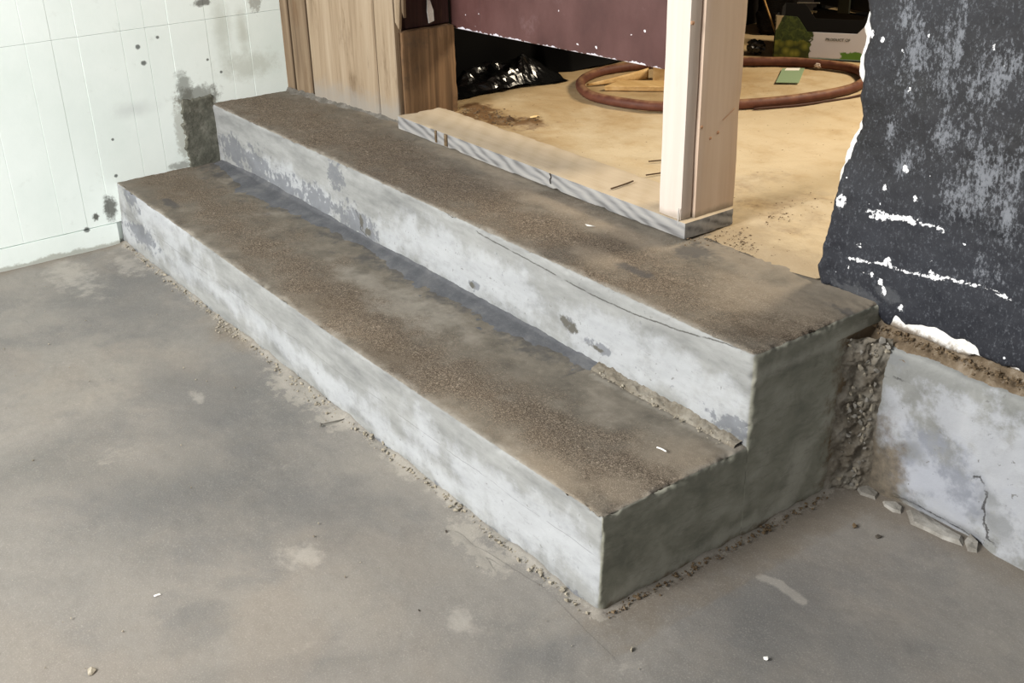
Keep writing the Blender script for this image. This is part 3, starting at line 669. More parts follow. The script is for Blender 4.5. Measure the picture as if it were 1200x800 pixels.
# upper step
P, V, n, F, ed = rbox((XL-.01, D1, -.02), (0, .735, H2), .0045, rad, 'yXZ', None, lambda P, lo, hi: (lo+np.where(P[:, 2:3] < H1-.003, np.array([[0, -.3, 0]]), 0), hi+0*P)); V = V+n*step_disp(P, n, ed)[:, None]
V[:, 2] += np.where(n[:, 2] > .5, .006*sstep(.64, .72, P[:, 1])*(P[:, 0] < -.5)*0, 0)
f = sfields(P, n)
f['eff'] = .35-np.abs(P[:, 2]-(H1+.045))/.07-.35*np.abs(P[:, 0]+.95); mx(f, 'eff', P, ((350, 220, .3, .1, .04), (560, 320, .35, .1, .06), (700, 390, .2, .1, .04), (800, 440, .15, .1, .05)), 'y1')
mx(f, 'gry', P, ((275, 178, .09, .1, .045), (300, 195, .09, .1, .05), (335, 222, .09, .1, .045), (372, 240, .10, .1, .05), (415, 262, .08, .1, .05), (394, 207, .032, .1, .038), (436, 275, .03, .1, .03), (668, 380, .02, .1, .015), (555, 335, .02, .1, .012), (700, 405, .03, .1, .01), (860, 500, .05, .1, .02)), 'y1')
mx(f, 'spl', P, ((664, 377, .022, .1, .012), (672, 385, .016, .1, .012), (424, 262, .010, .1, .02), (432, 272, .016, .1, .010), (700, 408, .02, .1, .005), (553, 334, .012, .1, .006)), 'y1')
L1 = [onY(*q, D1) for q in ((560, 272), (640, 316), (690, 343), (745, 368), (800, 388), (850, 402), (880, 412))]
L2 = [onY(*q, D1) for q in ((418, 248), (424, 262), (422, 268), (432, 278))]
f['crk'], f['crk_u'] = sdist(P, [L1, L2], 1); f['crk'] = np.where(n[:, 1] < -.5, f['crk'], .05); f['crk_u'] = np.where(n[:, 1] < -.5, f['crk_u'], .05)
f['rgh'] = .8-np.abs(P[:, 1]-.47)/.13
f['dst_lit'] = np.where(P[:, 0] > -.47, .7-(.74-P[:, 1])/.17, -.2-(.66-P[:, 1])/.06); mx(f, 'dst_lit', P, ((885, 336, .09, .022, 1), (900, 350, .10, .10, 1), (700, 300, .08, .03, 1), (960, 300, .08, .08, 1)), 'z2')
f['drk'] = np.where(P[:, 0] < -1.2, .2-(P[:, 1]-.60)**2/.003, -1)*0-1; mx(f, 'drk', P, ((820, 295, .06, .04, 1), (745, 318, .05, .015, 1), (1000, 368, .06, .015, 1)), 'z2'); f['drk'] = f['drk']*.8-.12; mx(f, 'dst_lit', P, ((560, 190, .22, .03, 1), (640, 235, .2, .035, 1), (720, 270, .12, .03, 1)), 'z2')  # dark patch paints the shadow at the sill end; tan strips, warm spill light
f['edg'] = .5-(P[:, 1]-D1)/.014
side_fields(f, P, n)
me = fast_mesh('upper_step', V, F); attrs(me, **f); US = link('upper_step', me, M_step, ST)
# dark mortar patch feathered into the corner of tread and riser
def strip(name, x0, x1, nx, nv, fn, mat, parent):
    A, B = np.meshgrid(np.linspace(x0, x1, nx), np.linspace(0, 1, nv), indexing='ij'); Q = fn(A.ravel(), B.ravel())
    return link(name, fast_mesh(name, Q, gridfaces(nx, nv)[:, ::-1]), mat, parent)
def patch(s, t):
    Q0 = np.stack([s, s*0, s*0], 1); wdt = np.interp(s, [-2.3, -2.0, -1.6, -1.3, -1.0, -.7, -.5, -.41], [.05, .11, .08, .075, .085, .09, .085, .07])*(1+.25*fbm(Q0, 5, 4, .6))
    y = D1+.003-wdt*t; Q = np.stack([s, y, H1+.013*(1-t)**1.3-.0042+0*s], 1)
    Q[:, 2] += .0045*fbm(Q, 16, 5, .6)*t+np.where(t < .05, .008, 0)
    return Q
strip('mortar_fillet', -2.29, -.41, 520, 14, patch, M_patch, ST)
def groove(s, t):
    y = D1+.004-.03*t; Q = np.stack([s, y, H1+.004+.010*(1-t)+0*s], 1)
    Q[:, 2] += .006*fbm(Q, 40, 4, .6)*(1-.5*t)-.012*sstep(.85, 1, t); return Q
strip('crumbled_joint', -.41, -.012, 130, 14, groove, M_fill, ST)
def bead(s, t):
    L = np.linalg.norm(pb[-1]-pb[0]); u = s[:, None]*L*dr+pb[0]; Q0 = np.stack([s*3, s*0, s*0], 1)
    wdt = (.020+.016*fbm(Q0, 4, 4, .6))*np.interp(s, [0, .1, 1, 1.12], [.3, 1, 1.1, .8]); q = u+nb*(.004-wdt[:, None]*t[:, None])
    Q = np.stack([q[:, 0], q[:, 1], H2-.002+.014*(1-t)**1.5-.008*sstep(.8, 1, t)], 1); Q[:, 2] += .004*fbm(Q, 45, 4, .6)*(1-t*.5); return Q
strip('mortar_bead', 0.02, 1.10, 200, 10, bead, M_bead, ST)
# rough mortar filling the corner against the foundation, with embedded stones
A, B = np.meshgrid(np.linspace(0, 1, 40), np.linspace(0, 1, 130), indexing='ij'); s, t = A.ravel(), B.ravel()
P = np.stack([-.006+.060*s**1.2, .588+.098*s**.8, -.005+.345*t], 1)
dd_ = .018*fbm(P, 22, 5, .6, 3)+.004*fbm(P, 90, 2); P[:, 0] += dd_*.8*np.sin(np.pi*np.clip(s, .08, .92)); P[:, 1] -= dd_*.55*np.sin(np.pi*np.clip(s, .08, .92))
CF = link('corner_mortar', fast_mesh('corner_mortar', P, gridfaces(40, 130)), M_fill, ST)
rg = np.random.RandomState(4)
smesh = []
for k in range(6):
    V_, F_ = ROCKS[k]; m_ = fast_mesh('stone', V_, F_, False); m_.materials.append(M_flake if k % 2 else M_crumb); smesh.append(m_)
for k in range(80):
    ss = rg.uniform(.35, .8); tt = rg.uniform(.02, 1.0)
    if tt > .9: ss = rg.uniform(.2, 1)
    o = bpy.data.objects.new('stone', smesh[k % 6]); C.objects.link(o); o.parent = ST
    o.location = Vector((-.006+.060*ss**1.2+.003, .588+.098*ss**.8-.004, .345*tt))-ST.location
    q = .0025+.007*rg.rand()**2; o.scale = (q, q, q*rg.uniform(.8, 1.4)); o.rotation_euler = tuple(rg.uniform(0, 6, 3))
# bare cement smear on the wall end between the treads
A, B = np.meshgrid(np.linspace(0, 1, 60), np.linspace(0, 1, 90), indexing='ij'); s, t = A.ravel(), B.ravel()
P = np.stack([np.full(len(s), XL+.008), .245+.115*s, H1-.004+.225*t], 1)
P[:, 1] += (1-s)*(.014*fbm(P, 28, 4, .6)); P[:, 2] += t*(.010*fbm(P, 24, 4, .55, 2)); P[:, 0] += .0025*fbm(P, 20, 4)-.014*(np.clip(np.maximum(np.abs(2*s-1), 2*t-1), .93, 1)-.93)/.07
link('cement_smear', fast_mesh('cement_smear', P, gridfaces(60, 90)), M_wallpatch, ST)

# ================================================================== TIMBER IN THE OPENING
SP = empty('sill_plate', (-1.07, .73, H2), 'grey weathered timber sill lying along the opening', 'timber')
rbox_obj('plank', (-1.655, .652, H2+.002), (-.472, .806, H2+.041), .01, .0025, M_sill, SP, lambda P, n, e: .0012*fbm(P, 9, 3)+.0005*fbm(P*np.array([1, 8, 8]), 20, 2)-.006*sstep(.012, 0, e)*np.clip(fbm(P, 25, 3, .6, 8)-.2, 0, 1))
Mgap = NT('dark_gap').done((46, 38, 30))
for cx, ww in ((-1.455, .008), (-1.408, .014)):
    rbox_obj('notch', (cx, .6485, H2+.006), (cx+ww, .656, H2+.040), .004, .001, M_crumbd, SP, lambda P, n, e: .001*fbm(P, 90, 2))
tube('split', [(-.942, .6508, H2+.040), (-.936, .6505, H2+.032), (-.94, .6503, H2+.024), (-.938, .6505, H2+.014)], .0014, Mgap, SP, 5, sub=4)
DP = empty('door_post', (-.52, .73, H2+.041), 'pale raw wood post standing on the right end of the sill', 'post')
rbox_obj('trim_board', (-.560, .656, H2+.041), (-.490, .688, 2.3), .05, .003, M_trim, DP, lambda P, n, e: .0012*fbm(P, 6, 3), res_axis=(.012, .012, .05))
rbox_obj('post', (-.585, .692, H2+.040), (-.483, .816, 2.3), .05, .003, M_stud, DP, lambda P, n, e: .002*fbm(P, 5, 3)-.003*sstep(.02, 0, e)*np.clip(fbm(P, 9, 3, .6, 3)-.1, 0, 1), res_axis=(.012, .012, .03))
Mknot = NT('knot_brown', .8).done((158, 122, 94))
for cx, cy in ((812, 27), (841, 155), (822, 149), (832, 162)):
    q = onX(cx, cy, -.483); tube('knot', [q-np.array([.003, 0, 0]), q-np.array([.001, 0, 0]), q+np.array([.001, 0, 0])], .0042, Mknot, DP, 9, sub=1)
tube('scratch', [onX(847, 141, -.4815), onX(852, 136, -.4812), onX(861, 127, -.4815)], .001, Mknot, DP, 5, sub=3)
tube('nail', [(-.494, .653, H2+.03), (-.494, .6515, H2+.055), (-.492, .651, H2+.07)], .0014, NT('steel', .35).done((190, 186, 180)), DP, 6, sub=3)

# ================================================================== THINGS IN THE UPPER ROOM
def mat_hose():
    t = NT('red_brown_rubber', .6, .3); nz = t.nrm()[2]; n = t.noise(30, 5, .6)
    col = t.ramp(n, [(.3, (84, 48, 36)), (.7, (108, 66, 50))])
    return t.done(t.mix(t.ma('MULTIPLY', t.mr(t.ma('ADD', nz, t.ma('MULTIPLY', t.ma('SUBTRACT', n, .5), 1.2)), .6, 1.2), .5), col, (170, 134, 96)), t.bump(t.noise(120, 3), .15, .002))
hp = [(-1.531, 2.026), (-1.409, 2.135), (-1.235, 2.197), (-1.11, 2.12), (-1.055, 1.961), (-1.085, 1.745), (-1.154, 1.565), (-1.275, 1.377), (-1.395, 1.307), (-1.535, 1.295), (-1.675, 1.371), (-1.752, 1.485), (-1.765, 1.61), (-1.70, 1.83), (-1.60, 1.96)]
HO = tube('hose', [(a, b, H2+.0165+.002*math.sin(i)) for i, (a, b) in enumerate(hp)], .0155, mat_hose(), None, 14, True, 10)
props(HO, 'red-brown rubber hose lying in a wide loop on the tan floor', 'hose')
cb = [onZ(*q, H2+.004) for q in ((880, 124), (930, 120), (965, 115), (992, 111), (1020, 104))]
cb = [q+np.array([.03, -.02, 0]) for q in cb]
props(tube('cable', cb, .004, NT('dark_cable', .6).done((70, 44, 32)), None, 8, sub=6), 'thin dark cable on the floor just outside the hose loop', 'cable')
# black plastic sheet hung along the left side and a crumpled heap in front of it
def mat_plastic(name):
    t = NT(name, .2, .5); return t.done((8, 8, 8), t.bump(t.noise(9, 3, .5, None, .6), .35, .01))
M_pl = mat_plastic('black_glossy_plastic'); M_sheet = NT('black_dull_plastic', .7, .08).done((5, 5, 5))
A, B = np.meshgrid(np.linspace(.93, 2.2, 150), np.linspace(0, 1.3, 110), indexing='ij'); s, t = A.ravel(), B.ravel()
P = np.stack([np.interp(s, [.9, 1.40, 1.5, 3], [-1.985, -1.975, -1.89, -1.88]), s, H2+.006+t], 1); rd = 1-np.abs(fbm(P, 3, 2, .5, 4)); P[:, 0] += .03*rd-.025+.03*np.exp(-t/.05)*(s > 1.42); P[:, 2] += .004*fbm(P, 12, 2)
props(link('plastic_sheet', fast_mesh('plastic_sheet', P, gridfaces(150, 110)), M_sheet), 'dark black plastic sheet hanging along the left of the upper room', 'sheet')
def ridge(P, s, seed): return 1-2*np.abs(fbm(P, s, 3, .5, seed))
A, B = np.meshgrid(np.linspace(-1, 1, 26), np.linspace(-1, 1, 44), indexing='ij'); s, t = A.ravel(), B.ravel()
c0, c1 = np.array([-1.885, 1.03]), np.array([-1.86, 1.36]); al = (c1-c0)/np.linalg.norm(c1-c0); pr = np.array([al[1], -al[0]])
mid = (c0+c1)/2; Q = mid+t[:, None]*al*.22+s[:, None]*pr*.075
P = np.stack([Q[:, 0], Q[:, 1], np.full(len(s), H2+.004)], 1)
rr = np.sqrt(s*s+t*t); env = sstep(1.25, .25, rr)
P[:, 2] += env*(.05+.045*ridge(P, 5, 2)+.014*ridge(P, 12, 5)); P[:, 0] += .012*fbm(P, 12, 3, .5, 7)
P[:, 2] = np.maximum(P[:, 2], H2+.003)
PB = link('plastic_bag', fast_mesh('plastic_bag', P, gridfaces(26, 44), False), M_pl); props(PB, 'crumpled shiny black plastic bag beside the jamb under the door', 'bag')
rock_m = NT('small_grey_ball', .5).done((88, 86, 84))
q = onZ(548, 104, H2); o = rock('pebble', q+np.array([.03, 0, .004]), .014, rock_m, None, 3); props(o, 'small grey pebble in front of the black plastic bag', 'pebble')
q = onZ(633, 91, H2); o = rock('bottle_cap', q+np.array([.01, 0, .003]), .009, NT('red_plastic', .4).done((170, 40, 30)), None, 6, (1, 1, .5)); props(o, 'tiny red cap at the edge of the black plastic', 'cap')
# scrap board, bent strip and block inside the hose loop
a, b = onZ(708, 107, H2), onZ(790, 108, H2); ax_ = (b-a)/np.linalg.norm(b-a); pe = np.array([-ax_[1], ax_[0], 0])
def sb(name, s0, s1, t0, t1, z0, z1, mat, bev=.002, slant=0):
    q = []
    for z in (z0, z1):
        for s, t in ((s0+slant*0, t0), (s1, t0), (s1, t1), (s0+slant, t1)): v = a+ax_*s+pe*t; q.append((v[0], v[1], z))
    return bevbox(name, q, bev, mat)
o = sb('scrap_board', .0, .36, .0, .085, H2+.002, H2+.018, M_scrap, .002, .05); props(o, 'flat tan scrap board lying inside the hose loop', 'board')
o = sb('wood_block', .155, .30, .135, .19, H2+.002, H2+.052, M_scrap); props(o, 'pale wood block behind the scrap board under the door', 'block')
A, B = np.meshgrid(np.linspace(0, 1, 24), np.linspace(0, 1, 4), indexing='ij'); s, t = A.ravel(), B.ravel()
ang = s*1.0; P = a+ax_*(-.06+.20*s)[:, None]+pe*(.055+.075*s+.035*s*s)[:, None]; P[:, 2] = H2+.004+t*(.006+.030*s)
me = fast_mesh('bent_strip', P, gridfaces(24, 4)); o = link('bent_strip', me, M_scrap); md = o.modifiers.new('thick', 'SOLIDIFY'); md.thickness = .004
props(o, 'thin bent wooden strip curving up behind the scrap board', 'strip')
# produce carton
A0 = onZ(905, 68, H2)+np.array([0, 0, .002]); bd = np.array([.835, .55, 0]); bn = np.array([-.55, .835, 0])
def mat_print():
    t = NT('printed_carton', .45, .4); x = t.xyz()
    bu = t.ma('ADD', t.ma('MULTIPLY', t.ma('SUBTRACT', x[0], float(A0[0])), .835), t.ma('MULTIPLY', t.ma('SUBTRACT', x[1], float(A0[1])), .55)); bv = t.ma('SUBTRACT', x[2], float(A0[2]))
    co = t.node('ShaderNodeCombineXYZ'); t.put(co.inputs[0], bu); t.put(co.inputs[1], bv); v = co.outputs[0]
    n = t.noise(40, 4, .6, v)
    leaf = t.ramp(t.noise(55, 5, .65, v, 1), [(.3, (32, 44, 14)), (.5, (54, 70, 24)), (.7, (92, 104, 42))])
    gr = t.vor(42, v); grape = t.ramp(gr, [(.0, (138, 138, 56)), (.45, (98, 102, 34)), (.8, (50, 58, 16))])
    ws = lambda s, k: t.ma('ADD', s, t.ma('MULTIPLY', t.ma('SUBTRACT', n, .5), k))
    col = t.mix(t.mr(ws(bu, .05), .128, .134, 1, 0), (206, 206, 216), leaf)
    gm = t.ma('MULTIPLY', t.mr(ws(bv, .05), .060, .066, 1, 0), t.mr(ws(bu, .04), .118, .124, 1, 0)); col = t.mix(gm, col, grape)
    col = t.mix(t.ma('MULTIPLY', t.mr(ws(bv, .01), .0, .012, 1, 0), t.mr(ws(bu, .03), .06, .08)), col, (36, 44, 30))
    col = t.mix(t.ma('MULTIPLY', t.mr(ws(ws(bv, .04), 0), .030, .036, 1, 0), t.mr(ws(bu, .05), .232, .238)), col, (84, 128, 44))
    col = t.mix(t.ma('MULTIPLY', t.mr(bv, .006, .008, 1, 0), t.mr(bu, .13, .14)), col, (120, 150, 150))
    torn = t.mr(ws(t.ma('SUBTRACT', t.ma('MULTIPLY', bu, 2.2), t.ma('SUBTRACT', bv, .085)), .03), -.004, .002, 1, 0)
    col = t.mix(torn, col, (176, 160, 128))
    return t.done(col)
M_print = mat_print(); M_card = NT('shaded_cardboard', .85).done((26, 23, 20))  # near-black card colour stands in for the shade inside the carton
CT = empty('produce_carton', A0+bd*.2+bn*.13, 'open produce carton printed with green grapes and white PRODUCT OF panel', 'carton')
def panel(name, outline, o0, du, nrm_, th, mat):
    n = len(outline); bm = bmesh.new(); fr = [o0+du*p[0]+np.array([0, 0, p[1]]) for p in outline]; bk = [q+nrm_*th for q in fr]
    vf = [bm.verts.new(tuple(map(float, q))) for q in fr]; vb = [bm.verts.new(tuple(map(float, q))) for q in bk]
    bm.faces.new(vf); bm.faces.new(vb[::-1])
    for i in range(n): bm.faces.new((vf[i], vb[i], vb[(i+1) % n], vf[(i+1) % n]))
    bmesh.ops.recalc_face_normals(bm, faces=list(bm.faces)); me = bpy.data.meshes.new(name); bm.to_mesh(me); bm.free()
    return link(name, me, mat, CT)
fo = [(0, 0), (.40, 0), (.40, .147), (.33, .147), (.285, .096), (.115, .096), (.082, .140), (.074, .147), (.0, .149)]
FP = panel('front_panel', fo, A0, bd, bn, .004, M_print)
so = [(0, 0), (.26, 0), (.26, .147), (.19, .147), (.15, .10), (.10, .10), (.07, .147), (0, .147)]
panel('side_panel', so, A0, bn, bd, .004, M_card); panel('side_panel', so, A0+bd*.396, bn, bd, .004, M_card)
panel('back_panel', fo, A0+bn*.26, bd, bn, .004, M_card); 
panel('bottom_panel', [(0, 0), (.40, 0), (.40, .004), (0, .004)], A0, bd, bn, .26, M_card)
tc = bpy.data.curves.new('lettering', 'FONT'); tc.body = 'PRODUCT OF'; tc.size = .0135; tc.extrude = .0003
to = bpy.data.objects.new('lettering_curve', tc); C.objects.link(to); bpy.context.view_layer.update()
me = bpy.data.meshes.new_from_object(to.evaluated_get(bpy.context.evaluated_depsgraph_get())); bpy.data.objects.remove(to)
o0 = A0+bd*.180+np.array([0, 0, .069])-bn*.0006
TM = Matrix(((bd[0], 0, -bn[0], o0[0]), (bd[1], 0, -bn[1], o0[1]), (0, 1, 0, o0[2]), (0, 0, 0, 1))); me.transform(TM)
LT = link('lettering', me, NT('dark_print', .5).done((46, 60, 40)), FP)
# green card on the floor
q = [onZ(*p, H2+.006) for p in ((909, 97), (936, 97.5), (943, 80.5), (917, 80.5))]
o = bevbox('paper_card', [tuple(p) for p in q]+[(p[0], p[1], p[2]+.002) for p in q], .0004, NT('sage_green_paper', .7).done((136, 156, 122))); props(o, 'sage green card lying on the floor inside the hose loop', 'card')
q2 = [q[3]+(q[2]-q[3])*.18, q[3]+(q[2]-q[3])*.80, q[2]+(q[1]-q[2])*.17-(q[2]-q[3])*.22, q[3]+(q[0]-q[3])*.17+(q[2]-q[3])*.14]
q2 = [q2[3], q2[2], q2[1], q2[0]]
bevbox('white_strip', [(p[0], p[1], p[2]+.0021) for p in q2]+[(p[0], p[1], p[2]+.0026) for p in q2], 0, NT('white_paper', .7).done((236, 232, 220)), o)
# crumpled black lump, pale lump on the hose
def crumple(name, c, r, mat, seed, sc=(1, 1, 1)):
    bm = bmesh.new(); bmesh.ops.create_icosphere(bm, subdivisions=3, radius=1); V = np.array([v.co[:] for v in bm.verts]); F = np.array([[v.index for v in f.verts] for f in bm.faces]); bm.free()
    V = V*(1+.35*ridge(V, 1.6, seed)-.2)[:, None]*np.array(sc)*r; V[:, 2] -= V[:, 2].min()
    return link(name, fast_mesh(name, V+np.asarray(c), F, False), mat)
Mblk = NT('black_wrapper', .4, .5).done((30, 27, 24))
o = crumple('crumpled_wrapper', onZ(886, 66, H2)+np.array([-.02, .02, .002]), .032, Mblk, 2, (1.1, 1, .8)); props(o, 'crumpled black wrapper on the floor left of the carton', 'wrapper')
o = crumple('paper_scrap', onZ(957, 81, H2)+np.array([.0, 0, .003]), .014, NT('pale_paper', .8).done((206, 188, 176)), 5, (1.6, 1, .8)); props(o, 'small pale crumpled paper scrap against the back of the hose', 'scrap')
# dark junk behind
def mat_straw():
    t = NT('dark_bristle', .9, .1); n = t.noise(1, 4, .7, t.scale((30, 30, 160))); return t.done(t.ramp(n, [(.4, (10, 8, 6)), (.6, (22, 17, 12)), (.8, (60, 46, 30))]), t.bump(n, .8, .01))
M_straw = mat_straw()
P, V, n, F, ed = rbox((-.07, -.08, 0), (.075, .09, .42), .010, .03); V = V+n*(.012*fbm(V, 18, 3)+.006*fbm(V*np.array([1, 1, 4]), 40, 2))[:, None]
an = math.radians(40); rm = np.array([[math.cos(an), -math.sin(an), 0], [math.sin(an), math.cos(an), 0], [0, 0, 1]])
o = link('bristle_bundle', fast_mesh('bristle_bundle', V@rm.T+onZ(880, 46, H2)+np.array([-.03, .17, .002]), F), M_straw); props(o, 'dark fibrous bundle standing behind the post', 'bundle')
sk0 = onZ(904, 45, H2)+np.array([0.09, -.06, .003]); sk1 = onY(891, -14, 2.40)
props(tube('stick', [sk0, (sk0+sk1)/2, sk1], .0035, NT('tan_cane', .6).done((172, 132, 76)), None, 6, sub=3), 'thin tan cane leaning beside the carton', 'stick')
CR = empty('black_crate', (-1.45, 2.9, H2), 'black plastic crate behind the produce carton', 'crate')
Mcr = NT('black_crate_plastic', .5, .3).done((14, 14, 14)); Mcg = NT('grey_green_plastic', .6).done((52, 54, 46))
for k in range(5): bevbox('slat', abox((-1.86, 2.76, H2+.002+k*.085), (-1.0, 2.78, H2+.072+k*.085)), .003, Mcr, CR)
for xx in (-1.86, -1.43, -1.02): bevbox('crate_post', abox((xx, 2.78, H2), (xx+.03, 2.805, H2+.43)), .003, Mcr, CR)
bevbox('back_slat', abox((-1.86, 3.10, H2), (-1.0, 3.12, H2+.43)), .003, Mcr, CR); bevbox('crate_bottom', abox((-1.86, 2.78, H2), (-1.0, 3.10, H2+.015)), .003, Mcr, CR)
def crate_scrap(name, pix, yv, mat, label, cat, th=.004):
    pv = [onY(*q, yv) for q in pix]; n = len(pv); bk = [q+np.array([0, th, 0]) for q in pv]
    bm = bmesh.new(); vf = [bm.verts.new(tuple(map(float, q))) for q in pv]; vb = [bm.verts.new(tuple(map(float, q))) for q in bk]
    bm.faces.new(vf); bm.faces.new(vb[::-1])
    for i in range(n): bm.faces.new((vf[i], vb[i], vb[(i+1) % n], vf[(i+1) % n]))
    bmesh.ops.recalc_face_normals(bm, faces=list(bm.faces)); me = bpy.data.meshes.new(name); bm.to_mesh(me); bm.free()
    o = link(name, me, mat); props(o, label, cat); return o
crate_scrap('torn_label', ((919, 10), (922, 7), (933, 8), (940, 12), (957, 13), (956, 15), (935, 14.5), (920, 15)), 2.753, NT('dull_paper', .8).done((150, 140, 112)), 'torn pale paper label stuck on the black crate', 'label')
crate_scrap('white_cord', ((908, 3), (922, 3.2), (936, 2.6), (960, 3.2), (960, 4), (936, 4), (922, 4.4), (908, 3.8)), 2.753, NT('white_cord', .7).done((210, 206, 196)), 'thin white cord across the top of the black crate', 'cord')
crate_scrap('plastic_post', ((984, -6), (996, -6), (994, 16), (981, 15)), 2.745, Mcg, 'grey-green plastic strip standing against the crate at right', 'strip', .01)

# ================================================================== LOOSE BITS
rg = np.random.RandomState(9)
def along(pts, n, spread, zf, smin, smax):
    pts = [np.asarray(p, float) for p in pts]; seg = [np.linalg.norm(b-a) for a, b in zip(pts[:-1], pts[1:])]; T = sum(seg); out, sz = [], []
    for _ in range(n):
        d = rg.uniform(0, T); i = 0
        while d > seg[i] and i < len(seg)-1: d -= seg[i]; i += 1
        p = pts[i]+(pts[i+1]-pts[i])*d/seg[i]; q = p+np.array([*rg.normal(size=2)*spread, 0]); q[2] = zf
        out.append(q); sz.append(smin+(smax-smin)*rg.rand()**3)
    return out, sz
pts, sz = along([(-2.3, -.012, 0), (0, -.012, 0)], 620, .006, .003, .0015, .0065)
p2, s2 = along([onZ(*q, 0) for q in ((330, 428), (350, 452), (400, 492))], 120, .014, .003, .0015, .006)
p3, s3 = along([onZ(*q, 0) for q in ((255, 380), (285, 400))], 70, .014, .003, .0015, .005)
o = rubble('mortar_crumbs', pts+p2+p3, sz+s2+s3, M_crumb, None, 1); props(o, 'fine mortar crumbs along the foot of the lower riser', 'crumbs', kind='stuff')
pts, sz = along([(.014, 0.0, 0), (.016, .6, 0)], 260, .007, .003, .0015, .006)
o = rubble('dirt_crumbs', pts, sz, M_crumbd, None, 2); props(o, 'brown dirt crumbs along the foot of the side of the steps', 'crumbs', kind='stuff')
pts, sz = along([(.0, .70, 0), (.4, .70, 0)], 260, .010, .342, .002, .006); o = rubble('ledge_crumbs', pts, sz, M_crumbd, None, 3); props(o, 'loose dirt crumbs on the ledge under the black wall', 'crumbs', kind='stuff')
pts, sz = along([onZ(*q, H2) for q in ((545, 130), (575, 138), (610, 146))], 200, .03, H2+.005, .0015, .005); o = rubble('soil_crumbs', pts, sz, M_crumbd, None, 4); props(o, 'dark soil crumbs behind the left end of the sill', 'crumbs', kind='stuff')
pts, sz = along([onZ(*q, H2) for q in ((900, 262), (935, 248), (965, 240))], 120, .02, H2+.007, .0008, .003); p2, s2 = along([onZ(*q, H2) for q in ((800, 290), (860, 272), (880, 300))], 160, .02, H2+.004, .001, .004)
o = rubble('floor_grit', pts+p2, sz+s2, M_crumbd, None, 5); props(o, 'brown grit on the upper floor between post and black wall', 'crumbs', kind='stuff')
pts = [np.array([rg.uniform(-2.2, .5), rg.uniform(-1.0, -.02), .002]) for _ in range(170)]; o = rubble('floor_specks', pts, [.0009+.0024*rg.rand()**3 for _ in pts], M_crumb, None, 6); props(o, 'tiny grit specks scattered over the lower concrete floor', 'grit', kind='stuff')
pts, sz = along([(-.40, .335, 0), (-.03, .335, 0)], 130, .008, H1+.004, .0015, .005); o = rubble('joint_crumbs', pts, sz, M_crumb, ST, 7); o['kind'] = 'stuff'
# broken flake along the foot of the foundation
def flake(name, pix, z0, th, label):
    pv = [onZ(*q, z0) for q in pix]; n = len(pv); bm = bmesh.new()
    lo_ = [bm.verts.new((float(q[0]), float(q[1]), 0.0)) for q in pv]; c = np.mean(pv, axis=0)
    hi_ = [bm.verts.new((*(map(float, (c+(q-c)*.86)[:2])), th*(.7+.6*rg.rand()))) for q in pv]
    bm.faces.new(lo_[::-1])
    cv = bm.verts.new((float(c[0]), float(c[1]), th*1.15))
    for i in range(n): bm.faces.new((lo_[i], lo_[(i+1) % n], hi_[(i+1) % n], hi_[i])); bm.faces.new((hi_[i], hi_[(i+1) % n], cv))
    bmesh.ops.recalc_face_normals(bm, faces=list(bm.faces)); me = bpy.data.meshes.new(name); bm.to_mesh(me); bm.free()
    o = link(name, me, M_flake); props(o, label, 'flake', 'broken flakes along the foundation'); return o
flake('concrete_flake', ((1034, 588), (1050, 590), (1058, 596), (1056, 602), (1046, 600), (1036, 593)), 0, .006, 'small broken concrete flake nearest the step corner')
flake('concrete_flake', ((1062, 598), (1072, 600), (1090, 608), (1110, 622), (1130, 633), (1128, 640), (1105, 632), (1085, 622), (1067, 614)), 0, .008, 'long broken concrete flake along the foundation foot')
flake('concrete_flake', ((1130, 634), (1136, 629), (1146, 640), (1145, 648), (1134, 646)), 0, .009, 'chunky concrete flake at the foot of the foundation crack')
flake('concrete_flake', ((1001, 570), (1012, 566), (1020, 572), (1030, 580), (1026, 586), (1008, 580)), 0, .007, 'dirty concrete flake in the corner below the rough mortar')
# individual pieces
def bit(name, px, py, z, s, mat, label, cat, seed, sc=(1, 1, 1), dz=.0):
    o = rock(name, onZ(px, py, z)+np.array([0, 0, dz]), s, mat, None, seed, sc); props(o, label, cat); return o
M_chip = NT('white_chip', .8).done((232, 230, 224)); M_bark = NT('dark_wood_chip', .8).done((74, 54, 34)); M_tan = NT('tan_wood_chip', .8).done((226, 196, 140)); M_gr = NT('dark_grit', .8).done((78, 72, 64))
bit('stone_chip', 897, 774, 0, .007, M_chip, 'white stone chip near the bottom edge of the floor, right', 'chip', 2, (.6, 1.3, .9), .002)
bit('stone_chip', 106, 786, 0, .011, M_crumb, 'pale stone chip at the bottom left of the floor', 'chip', 4, (1.2, 1, .5), .001)
bit('stone_chip', 184, 698, 0, .006, M_chip, 'small white chip on the left part of the floor', 'chip', 5, (1.4, .8, .6), .001)
bit('pebble', 1001, 617, 0, .008, M_crumbd, 'brown pebble on the floor just below the rough corner', 'pebble', 6, (1.2, 1, .7), .002)
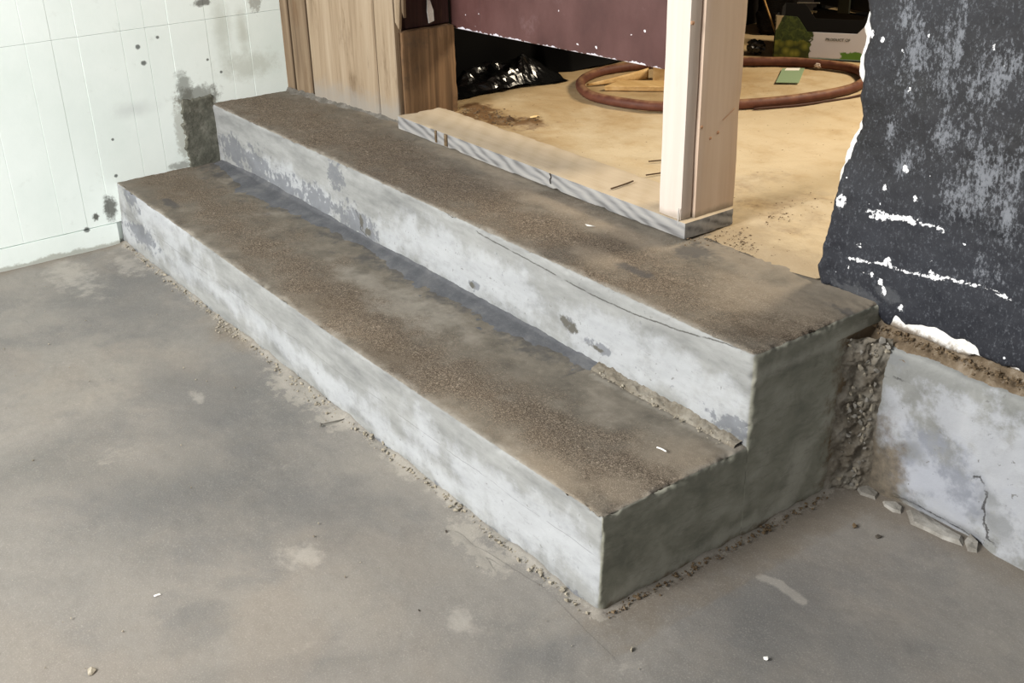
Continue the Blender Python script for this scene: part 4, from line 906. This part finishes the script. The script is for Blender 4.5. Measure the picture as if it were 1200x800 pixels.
bit('pebble', 1029, 630, 0, .007, M_gr, 'dark pebble on the floor in front of the foundation flakes', 'pebble', 7, (1, 1, .7), .002)
bit('pebble', 523, 623, 0, .0035, M_gr, 'tiny dark pebble beside the floor scar near the lower riser', 'pebble', 8)
bit('pebble', 491, 716, 0, .0035, M_gr, 'tiny dark pebble on the open floor below the middle of the steps', 'pebble', 9)
bit('pebble', 740, 762, 0, .006, M_crumb, 'pale pebble on the floor below the front corner of the steps', 'pebble', 1)
bit('plaster_chip', 692, 266, H2, .010, M_plaster, 'white plaster chip on the upper tread', 'chip', 3, (1.5, .8, .4), .002)
bit('wood_chip', 598, 142, H2, .018, M_bark, 'dark brown wood chip on the soil behind the sill', 'wood chip', 4, (1.5, .6, .4), .006)
bit('wood_chip', 626, 139, H2, .014, M_tan, 'light tan wood chip on the soil behind the sill', 'wood chip', 5, (1.4, .7, .4), .006)
q0, q1 = onZ(770, 524, H1+.005), onZ(781, 529, H1+.005)
props(tube('splinter', [q0, (q0+q1)/2+np.array([0, 0, .001]), q1], .0016, M_chip, None, 6, sub=3), 'white splinter lying on the lower tread near the end', 'splinter')
q0, q1 = onZ(376, 497, .006), onZ(404, 491, .006)
NL = empty('nail', q0*np.array([1, 1, 0]), 'grey nail lying on the floor at the foot of the lower riser', 'nail'); Mn = NT('dull_steel', .5).done((112, 108, 100))
tube('shank', [q0, (q0+q1)/2, q1], .0016, Mn, NL, 7, sub=2); dv = (q1-q0)/np.linalg.norm(q1-q0); tube('head', [q0-dv*.0022, q0-dv*.001, q0], .0048, Mn, NL, 10, sub=1)
for k, (pa, pb_) in enumerate((((760, 189), (785, 187)), ((757, 205), (786, 201)), ((716, 221), (742, 212)))):
    q0, q1 = onZ(*pa, H2+(.006 if k < 2 else .046)), onZ(*pb_, H2+(.006 if k < 2 else .046))
    props(tube('twig', [q0, (q0+q1)/2+np.array([.003, .002, .001]), q1], .002, M_bark, None, 5, sub=3), ('short dark twig on the tan floor behind the sill, farther one', 'short dark twig on the tan floor just behind the sill edge', 'dark twig lying on top of the grey sill')[k], 'twig')
